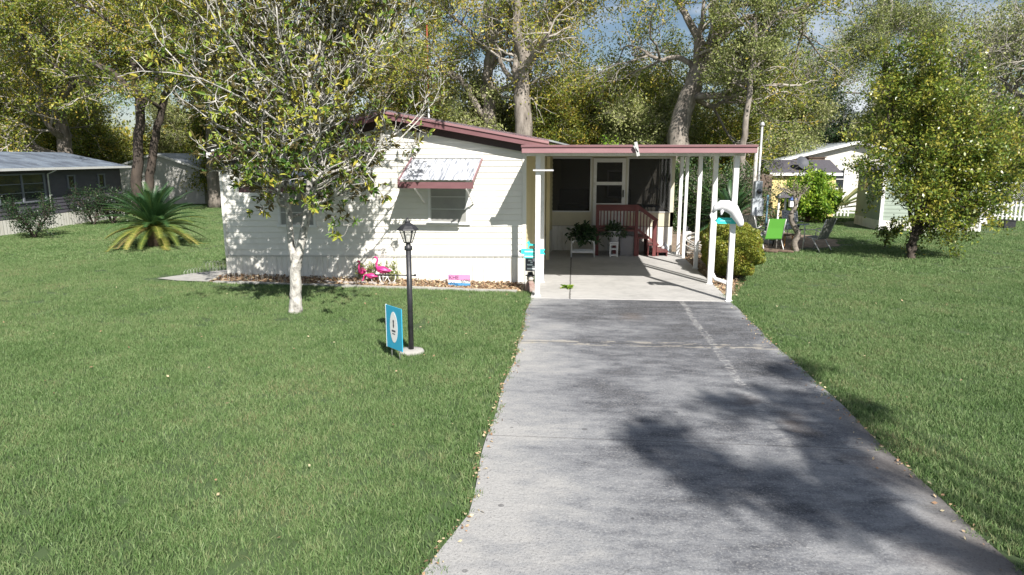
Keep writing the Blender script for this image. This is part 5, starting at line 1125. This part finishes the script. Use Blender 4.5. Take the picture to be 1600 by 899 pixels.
T3 = mag_trunk([(482, 250), (495, 215), (500, 160), (508, 110), (530, 60), (540, 10), (548, -60)], .035, .012)
rg = s_.rng
def laterals(Tr, n, z0, z1, lmul=1.0, bias=None):
    P, rr = Tr
    for i in range(n):
        z = z0+(z1-z0)*(i+rg.random())/n; j = int(np.argmin(np.abs(P[:, 2]-z))); a = rg.random()*6.28 if bias is None else bias+rg.normal(0, .9)
        lowf = max(0, min(1, (3.0-z)/1.6)); el = .68-.62*lowf+rg.normal(0, .10); l_ = lmul*(1.42-.08*max(z-2, 0))*(.7+.5*rg.random())
        mg = [dict(MAG[0])]+[dict(m) for m in MAG[1:]]; mg[1]['len'] = l_; mg[1]['up'] = .07 if lowf < .6 else .10
        s_.branch(P[j], (math.cos(a)*math.cos(el), math.sin(a)*math.cos(el), math.sin(el)), l_, min(rr[j]*.5, .022), 1, mg)
laterals(T1, 22, 1.35, 6.0); laterals(T2, 22, 1.5, 6.3); laterals(T3, 8, 3.0, 5.8, .7)
laterals(T2, 10, 1.6, 2.3, 1.45, 0.15); laterals(T1, 9, 1.6, 2.8, 1.35, 3.1); laterals(T1, 8, 2.6, 5.0, 1.35, 3.1); laterals(T3, 13, 2.6, 4.9, 1.55, 0.0); laterals(T2, 6, 2.6, 3.6, 1.7, 0.0); laterals(T1, 6, 2.6, 4.2, 1.6, 3.1)
s_.tubes = s_.tubes[:4]+[q for q in s_.tubes[4:] if q[0][:, 2].min() > 1.30]; s_.twigs = [q for q in s_.twigs if q[0][:, 2].min() > 1.33]; s_.tips = [q for q in s_.tips if q[:, 2].min() > 1.36]
g1 = Geo(); s_.wood(g1, 0, 12); g2 = Geo(); s_.twigwood(g2, 1)
C = []; A = []; NR = []; TT = []
for P in s_.tips:
    ax = P[-1]-P[0]; ax /= np.linalg.norm(ax); z = P[-1][2]; dens = 10 if z < 2.6 else (7.5 if z < 3.6 else 6.5)
    k = int(dens*(.6+.8*rg.random())); q = P[-1]
    if rg.random() < (.0 if z < 2.6 else .16): continue
    o = rg.normal(size=(k, 3)); o -= (o@ax)[:, None]*ax; o /= np.linalg.norm(o, axis=1)[:, None]; cs = (.25+.75*rg.random(k))[:, None]
    dd = ax*cs+o*(1.1-cs*.6); t_ = rg.random(k)**.6; bp_ = P[0]+(P[-1]-P[0])*(.35+.65*t_)[:, None]; C.append(bp_); A.append(dd); NR.append(ax+np.array([0, 0, .5])+rg.normal(0, .3, (k, 3)))
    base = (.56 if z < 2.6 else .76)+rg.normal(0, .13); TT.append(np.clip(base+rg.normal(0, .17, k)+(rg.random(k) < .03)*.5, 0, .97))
C = np.concatenate(C); A = np.concatenate(A); NR = np.concatenate(NR); TT = np.concatenate(TT)
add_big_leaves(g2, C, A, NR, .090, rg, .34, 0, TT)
print('magnolia leaves', len(C))
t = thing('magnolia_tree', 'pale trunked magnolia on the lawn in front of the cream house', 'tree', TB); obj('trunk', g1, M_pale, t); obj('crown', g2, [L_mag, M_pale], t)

# glossy tree on the right lawn
s_ = Skel(23); TB2 = np.array([8.14, 17.03, 0]); 
CAM2 = [dict(n=9, ang=55, lead=True, **{'from': .15}), dict(len=1.15, n=8, ang=50, seg=6, wob=.18, up=.05, flat=.8, r=.04, end=.4, **{'from': .15}), dict(len=.72, n=5, ang=48, seg=4, wob=.2, up=.05, r=.016, **{'from': .15}), dict(len=.42, n=0, seg=3, wob=.25, up=.03, r=.007)]
def q_(x, y): return D(x, y, 17.03)-TB2
for path, r0, r1 in (([(1424, 405), (1427, 385), (1433, 355), (1434, 310), (1436, 250), (1440, 200), (1447, 150)], .085, .025), ([(1424, 400), (1420, 385), (1426, 350), (1412, 290), (1392, 220), (1388, 170)], .06, .02), ([(1433, 350), (1452, 310), (1485, 255), (1505, 200), (1500, 160)], .05, .018), ([(1430, 370), (1465, 335), (1500, 305), (1515, 255)], .04, .015)):
    s_.add_path([q_(*v) for v in path], r0, r1, 0, CAM2, .02)
g1 = Geo(); s_.wood(g1); g2 = Geo(); s_.twigwood(g2, 1); k = s_.foliage(g2, 26, .08, .08, .5, 0, tint0=.62, tvar=.26, lvar=.2)
print('tree2', k, len(s_.tips))
# low sprouts
t = thing('glossy_tree', 'small dense glossy leaved tree on the right lawn before the shed', 'tree', TB2); obj('trunk', g1, M_darkbark, t); obj('crown', g2, [L_cam, M_darkbark], t)

# ------------------------------------------------------------------ big trees behind
def P3(Y, *px): return [D(x, y, Y+(px_[2] if len(px_ := (x, y)) > 2 else 0)) for x, y in px]
GRP = 'trees behind the houses'
def custom_tree(name, label, Y, paths, seed, bark, leaf, per=26, size=.13, tint0=.5, prm=OAK, spread=.22, hang=0, base=None, tvar=.22):
    b0 = D(*paths[0][0][0], Y); b0[2] = 0
    pl = []
    for px, r0, r1 in paths:
        P = [D(x, y, Y)-b0 for x, y in px]; pl.append((P, r0, r1))
    q = pl[0][0]; pl[0] = ([np.array([q[0][0], 0, 0])]+q, pl[0][1], pl[0][2])
    rg = np.random.default_rng(seed)
    for i in range(1, len(pl)):      # let limbs lean towards and away from us too
        P = pl[i][0]; s = rg.uniform(-.5, .5); pl[i] = ([p_+np.array([0, s*j*.9, 0]) for j, p_ in enumerate(P)], pl[i][1], pl[i][2])
    me = oak_mesh(seed, pl, prm, per, spread, size, leaf, bark, tint0, .5, hang, tvar)
    return place_tree(name, label, me, b0)
# the two pale trunks over the roof
O1 = [dict(n=5, ang=55, lead=True, **{'from': .55}), dict(OAK[1], len=3.2, n=6), dict(OAK[2], len=1.9, n=5), dict(OAK[3], len=1.0)]
custom_tree('live_oak', 'tall oak with a stout sunlit trunk directly above the gable roof end', 28, [([(820, 240), (818, 190), (815, 140), (820, 100), (832, 75)], .42, .26), ([(832, 75), (850, 40), (885, 5), (930, -30)], .20, .08), ([(818, 100), (810, 60), (812, 10), (800, -50)], .22, .10), ([(816, 190), (806, 160), (806, 135), (800, 110)], .14, .06), ([(815, 140), (790, 110), (770, 60), (760, 0)], .12, .05)], 31, M_bark, L_oak, 10, .14, .66, O1)
custom_tree('live_oak', 'oak with a curving pale side limb left of the stout trunk', 29.5, [([(768, 240), (766, 185), (760, 150), (763, 110), (765, 60), (762, 0)], .36, .14), ([(764, 190), (745, 165), (730, 135), (715, 120), (692, 121)], .17, .07), ([(763, 110), (790, 85), (815, 80)], .10, .05), ([(764, 80), (735, 50), (700, 20)], .12, .05)], 32, M_bark, L_oak, 14, .14, .62, O1)
custom_tree('live_oak', 'massive leaning oak with heavy limbs above the carport roof', 27, [([(1058, 240), (1060, 200), (1075, 150), (1095, 105), (1115, 70)], .46, .28), ([(1115, 70), (1130, 40), (1150, 0), (1165, -50)], .22, .10), ([(1105, 85), (1085, 45), (1065, 10), (1040, -30)], .18, .08), ([(1075, 150), (1100, 160), (1125, 163), (1150, 150)], .13, .05), ([(1118, 65), (1165, 30), (1215, 28), (1260, 10)], .15, .06), ([(1090, 110), (1060, 90), (1030, 92), (1010, 80)], .12, .05)], 33, M_bark, L_oak, 12, .14, .52, O1)
PINE = [dict(n=9, ang=70, lead=True, **{'from': .55}), dict(len=1.5, n=6, ang=50, seg=5, wob=.15, up=.08, r=.05), dict(len=.9, n=5, ang=45, seg=4, wob=.2, up=.05, r=.02), dict(len=.5, n=0, seg=3, wob=.2, r=.01)]
custom_tree('slender_tree', 'slender straight grey trunk rising right of the massive oak', 25, [([(1160, 250), (1164, 200), (1172, 130), (1178, 90), (1180, 40)], .13, .07)], 34, M_bark, L_grey, 22, .11, .5, PINE)
custom_tree('slender_tree', 'thin forked sparse tree against the sky above the right tree', 34, [([(1384, 160), (1386, 110), (1385, 70), (1392, 20), (1395, -30)], .16, .06), ([(1386, 105), (1370, 85), (1350, 75)], .06, .03), ([(1386, 90), (1410, 65), (1425, 50)], .06, .03)], 35, M_twig, L_grey, 14, .11, .45, PINE, hang=.1)
# dark trunks at left
custom_tree('dark_oak', 'dark trunked oak left of the magnolia, nearest its sister trunk', 27, [([(214, 300), (216, 240), (218, 180), (214, 120), (200, 60), (190, 0)], .24, .12), ([(218, 170), (250, 130), (285, 90)], .15, .06), ([(216, 150), (170, 110), (120, 80), (80, 70)], .16, .06)], 36, M_darkbark, L_oak, 26, .14, .55, O1)
custom_tree('dark_oak', 'slanting dark trunked oak between the magnolia and its sister trunk', 27.6, [([(232, 300), (238, 250), (246, 200), (262, 130), (280, 60), (300, 0)], .20, .10), ([(255, 150), (300, 110), (340, 90)], .12, .05)], 37, M_darkbark, L_oak, 26, .14, .50, O1)

def gen_oak(seed, leaf, bark, H=4.0, per=30, size=.15, tint0=.5, prm=OAK, hang=0., r0=.35, low=False, tvar=.22):
    rg = np.random.default_rng(seed); lean = rg.normal(0, .35, 2); top = np.array([lean[0], lean[1], H])
    paths = [([np.zeros(3), top*.5+np.array([rg.normal(0, .1), 0, 0]), top], r0, r0*.6)]
    for i in range(4):
        a = i*1.57+rg.normal(0, .4); e = rg.uniform(.5, 1.1); d_ = np.array([math.cos(a)*math.cos(e), math.sin(a)*math.cos(e), math.sin(e)]); l_ = rg.uniform(2.5, 3.8)
        paths.append(([top*.85, top*.85+d_*l_*.5, top*.85+d_*l_+np.array([0, 0, .3])], r0*.5, r0*.2))
    if low:
        for i in range(3):
            a = rg.random()*6.28; d_ = np.array([math.cos(a), math.sin(a), .15]); paths.append(([top*.35, top*.35+d_*1.3, top*.35+d_*2.4], r0*.3, r0*.12))
    pr = [dict(prm[0]), dict(prm[1]), dict(prm[2]), dict(prm[3])]
    return oak_mesh(seed, paths, pr, per, .24, size, leaf, bark, tint0, .5, hang, tvar)
O2 = [dict(n=5, ang=55, lead=True, **{'from': .4}), dict(OAK[1], len=3.0, n=6), dict(OAK[2], len=1.9, n=5), dict(OAK[3], len=1.05)]
ME = {'a': gen_oak(51, L_oak, M_bark, 5.0, 22, .14, .60, O2), 'b': gen_oak(52, L_oak, M_bark, 4.0, 20, .15, .45, O2, low=True), 'c': gen_oak(53, L_grey, M_bark, 4.6, 9, .14, .52, O2, .10), 'e': gen_oak(55, L_grey, M_bark, 5.0, 6, .15, .6, O2, .05),
      'd': gen_oak(54, L_dark, M_darkbark, 3.0, 26, .15, .45, O2, low=True)}
UND = [dict(n=6, ang=60, lead=True, **{'from': .2}), dict(len=1.5, n=6, ang=52, seg=5, wob=.25, up=.04, r=.05, **{'from': .2}), dict(len=1.0, n=5, ang=50, seg=4, wob=.28, up=.02, r=.02, **{'from': .2}), dict(len=.6, n=0, seg=3, wob=.3, r=.008)]
def gen_under(seed, leaf, H, per, size, tint0, hang=.05):
    rg = np.random.default_rng(seed); paths = []
    for i in range(5):
        a = i*1.256+rg.normal(0, .3); rr = rg.uniform(.3, 1.2); paths.append(([np.zeros(3), np.array([rr*.5*math.cos(a), rr*.5*math.sin(a), H*.5]), np.array([rr*math.cos(a)*1.2, rr*math.sin(a)*1.2, H*rg.uniform(.8, 1.1)])], .09, .03))
    return oak_mesh(seed, paths, UND, per, .2, size, leaf, M_bark, tint0, .5, hang)
ME['u'] = gen_under(61, L_grey, 3.2, 22, .12, .68); ME['v'] = gen_under(62, L_oak, 3.0, 24, .12, .58); ME['w'] = gen_under(63, L_dark, 3.0, 28, .13, .7); ME['x'] = gen_under(64, L_bright, 1.6, 20, .16, .45); ME['y'] = gen_under(65, L_dark, 1.0, 22, .11, .5)
BIG = [ # key, px, Y, turn, scale, name, label
 ('a', 110, 30, 0, 1.1, 'live_oak', 'broad yellow green oak rising over the grey neighbouring house'),
 ('b', 0, 31, 2, .95, 'mossy_oak', 'mossy oak overhanging the grey house roof at the left edge'),
 ('a', 330, 32, 2.2, 1.05, 'live_oak', 'tall oak behind the upper left of the magnolia crown'),
 ('b', 90, 40, 3.9, 1.0, 'live_oak', 'dark oak behind the pale gabled house'),
 ('e', 470, 38, 4.1, 1.1, 'live_oak', 'tall thin crowned oak behind the magnolia top'),
 ('a', 610, 31, 1.2, 1.0, 'live_oak', 'yellow green oak behind the antenna mast'),
 ('b', 990, 33, 2.8, .80, 'live_oak', 'olive oak left of the massive leaning oak'),
 ('c', 1170, 36, 1.8, .85, 'mossy_oak', 'grey green oak above the yellow shed'),
 ('d', 1345, 47, 2.0, .95, 'dark_tree', 'dark leaved tree left of the glossy tree, over the white house'),
 ('e', 1290, 50, 4.4, 1.15, 'mossy_oak', 'pale thin far oak above the white house roof'),
 ('c', 1480, 43, .2, 1.2, 'mossy_oak', 'tall mossy oak rising behind the glossy tree'),
 ('c', 1635, 34, 2.4, 1.1, 'mossy_oak', 'grey mossy oak overhanging the right picket fence'),
]
for i, (k_, px_, Y, rz, sc, nm, lab) in enumerate(BIG):
    p = D(px_, 247, Y); place_tree(nm, lab, ME[k_], (p[0], Y, 0), rz, sc)
UNDER = [('v', 110, 36, 'shrubby tree behind the end of the grey house'), ('u', 300, 42, 'grey shrubby tree behind the sago palm'), ('u', 700, 30, 'grey shrubby tree below the antenna mast'), ('v', 640, 29.5, 'green shrubby tree behind the gable ridge'),
 ('u', 795, 31, 'grey shrubby tree between the two pale oak trunks'), ('u', 745, 33, 'dark shrubby tree left of the stout oak trunk'), ('v', 865, 31, 'olive shrubby tree right of the stout oak trunk'), ('u', 915, 32, 'grey shrubby tree above the carport roof left end'), ('x', 958, 26, 'bright leaved shrub peeping over the middle of the carport roof'),
 ('u', 1010, 30, 'grey shrubby tree left of the massive oak trunk'), ('v', 965, 33, 'olive shrubby tree above the carport roof'), ('v', 1125, 31, 'olive shrubby tree between the oak and the slender trunk'), ('y', 1085, 24, 'dark shrub behind the far carport posts'), ('u', 1195, 36, 'grey shrubby tree right of the meter pole top'), ('v', 1230, 52, 'olive shrubby tree behind the yellow shed'), ('w', 1310, 50, 'dark shrubby tree behind the white house roof'),
 ('u', 1420, 34, 'grey shrubby tree behind the sage green shed'), ('v', 1520, 35, 'olive shrubby tree behind the right end of the shed'), ('w', 1595, 40, 'dark shrubby tree behind the chain link fence'), ('v', 380, 35, 'olive shrubby tree behind the left part of the cream house'), ('u', 90, 38, 'grey shrubby tree beyond the grey house roof')]
for i, (k_, px_, Y, lab) in enumerate(UNDER):
    p = D(px_, 247, Y); place_tree('understory_tree', lab, ME[k_], (p[0], Y, 0), i*1.9, [1, 1.15, .9][i % 3]*(1.1 if k_ not in 'xy' else .9), group='shrubby trees below the oaks')
# shrubs at the neighbour wall
for q, (x, y, h, lab) in enumerate(((40, 372, .8, 'thin dark shrub by the white skirting of the grey house, nearest us'), (135, 352, .95, 'dark shrub against the far end of the grey house wall'), (165, 350, .8, 'dark shrub between the grey house and the sago palm'))):
    s_ = Skel(90+q); pm = [dict(n=7, ang=35, lead=True, **{'from': .1}), dict(len=.6*h, n=5, ang=40, seg=4, wob=.2, up=.06, r=.02), dict(len=.35, n=0, seg=3, wob=.2, r=.008)]
    for a in range(4): s_.add_path([np.zeros(3), np.array([.2*math.cos(a*1.6), .2*math.sin(a*1.6), .4*h]), np.array([.55*math.cos(a*1.6), .5*math.sin(a*1.6), .9*h])], .03, .012, 0, pm)
    g1 = Geo(); s_.wood(g1); g2 = Geo(); s_.twigwood(g2, 1); s_.foliage(g2, 18, .07, .06, .5, 0, tint0=.1); p = G(x, y)
    t = thing('dark_shrub', lab, 'shrub', (p[0]+.3, p[1], 0), 0, 'shrubs by the grey house'); obj('trunk', g1, M_darkbark, t); obj('crown', g2, [L_dark, M_darkbark], t)
# small palms by the picket fence
for q, (x, Y, lab) in enumerate(((1290, 28.6, 'small fan of palm leaves beside the yellow shed corner'), (1311, 28.8, 'small palm behind the short picket fence'))):
    rosette('small_palm', lab, 'palm', (D(x, 330, Y)[0], Y, .35), 30+q, 16, 1.0, L_grey, 1.35, .15, 'small palms by the white fence', .10)
# sprouts by the right tree
for q, (x, y, h, lab) in enumerate(((1382, 388, .45, 'small leafy sprout on the lawn left of the glossy tree'), (1508, 372, .75, 'leafy sapling on the lawn right of the glossy tree'))):
    s_ = Skel(190+q); pm = [dict(n=8, ang=45, lead=True, **{'from': .1}), dict(len=.32, n=4, ang=40, seg=3, wob=.2, up=.06, r=.012), dict(len=.2, n=0, seg=3, wob=.2, r=.006)]
    s_.add_path([np.zeros(3), np.array([.02, 0, h*.5]), np.array([0.05, 0, h])], .02, .01, 0, pm); g1 = Geo(); s_.wood(g1); g2 = Geo(); s_.twigwood(g2, 1); s_.foliage(g2, 16, .05, .09, .5, 0, tint0=.5); p = G(x, y)
    t = thing('sapling', lab, 'sapling', (p[0], p[1], 0), 0, 'saplings near the glossy tree'); obj('trunk', g1, M_darkbark, t); obj('crown', g2, [L_cam, M_darkbark], t)

# far wood closing the horizon
rng = np.random.default_rng(99); g = Geo(); Cs = []; Ts = []
for q in range(520):
    X = rng.uniform(-75, 80); Y = rng.uniform(52, 70)+abs(X)*-.15; h = rng.uniform(1.2, 5.6)*(.8+.25*math.sin(X*.23)); n_ = 170
    P = rng.normal(0, 1, (n_, 3))*np.array([1.3, 1.0, .9])+np.array([X, Y, h]); Cs.append(P); Ts.append(np.clip(rng.normal(.7, .15)+rng.normal(0, .15, n_), 0, 1))
Cs = np.concatenate(Cs); Ts = np.concatenate(Ts); ok = Cs[:, 2] > .05; add_leaves(g, Cs[ok], unit(rng, ok.sum()), .42, rng, .6, 0, Ts[ok]); obj('far_wood', g, L_grey, kind='stuff')
g = Geo(); Cs = []; Ts = []
for q in range(700):
    X = rng.uniform(-40, 45); Y = rng.uniform(40, 47); h = rng.uniform(.4, 3.6)
    if abs(X-D(1290, 250, 43)[0]) < 7.5: continue
    
    n_ = 110; P = rng.normal(0, 1, (n_, 3))*np.array([.9, .7, .6])+np.array([X, Y, h]); Cs.append(P); Ts.append(np.clip(rng.normal(.6, .18)+rng.normal(0, .15, n_), 0, 1))
Cs = np.concatenate(Cs); Ts = np.concatenate(Ts); ok = Cs[:, 2] > .05; add_leaves(g, Cs[ok], unit(rng, ok.sum()), .26, rng, .6, 0, Ts[ok]); obj('undergrowth', g, L_oak, kind='stuff')
# tree standing right of and behind the camera: its crown shades the drive
s_ = Skel(301); TSH = [dict(n=4, ang=50, lead=True, **{'from': .90}), dict(len=.36, n=4, ang=45, seg=5, wob=.2, up=.0, flat=.5, r=.02), dict(len=.26, n=3, ang=48, seg=4, wob=.22, up=.02, r=.01), dict(len=.20, n=0, seg=3, wob=.25, r=.012)]
SB = np.array([8.7, -5.8, 0]); top = np.array([-1.0, .7, 7.2]); s_.add_path([(0, 0, 0), (-.3, .2, 4.0), top], .34, .2, 0, [dict(n=0, lead=False), TSH[1]])
for q_i, (px_, py_, hh) in enumerate(((1040, 706, 8.6), (1150, 762, 8.8), (1245, 640, 8.4), (1185, 655, 9.0), (1320, 700, 8.3), (1400, 780, 8.6), (1480, 850, 8.3), (1310, 800, 8.9), (1330, 650, 8.7), (1270, 590, 9.1), (1090, 700, 8.2))):
    q = G(px_, py_); tg = np.array([q[0]+.5226*hh, q[1]-1.071*hh, hh])-SB; s_.add_path([top*.96, top*.45+tg*.55+np.array([0, 0, .25]), tg], .05, .016, 0, TSH)
g1 = Geo(); s_.wood(g1); g2 = Geo(); s_.twigwood(g2, 1); s_.foliage(g2, 5, .07, .11, .5, 0)
t = thing('shade_tree', 'tall oak standing right of the driveway entrance whose crown shades the drive', 'tree', SB); obj('trunk', g1, M_bark, t); obj('crown', g2, [L_oak, M_twig], t)
print('faces total', sum(len(m.polygons) for m in bpy.data.meshes))
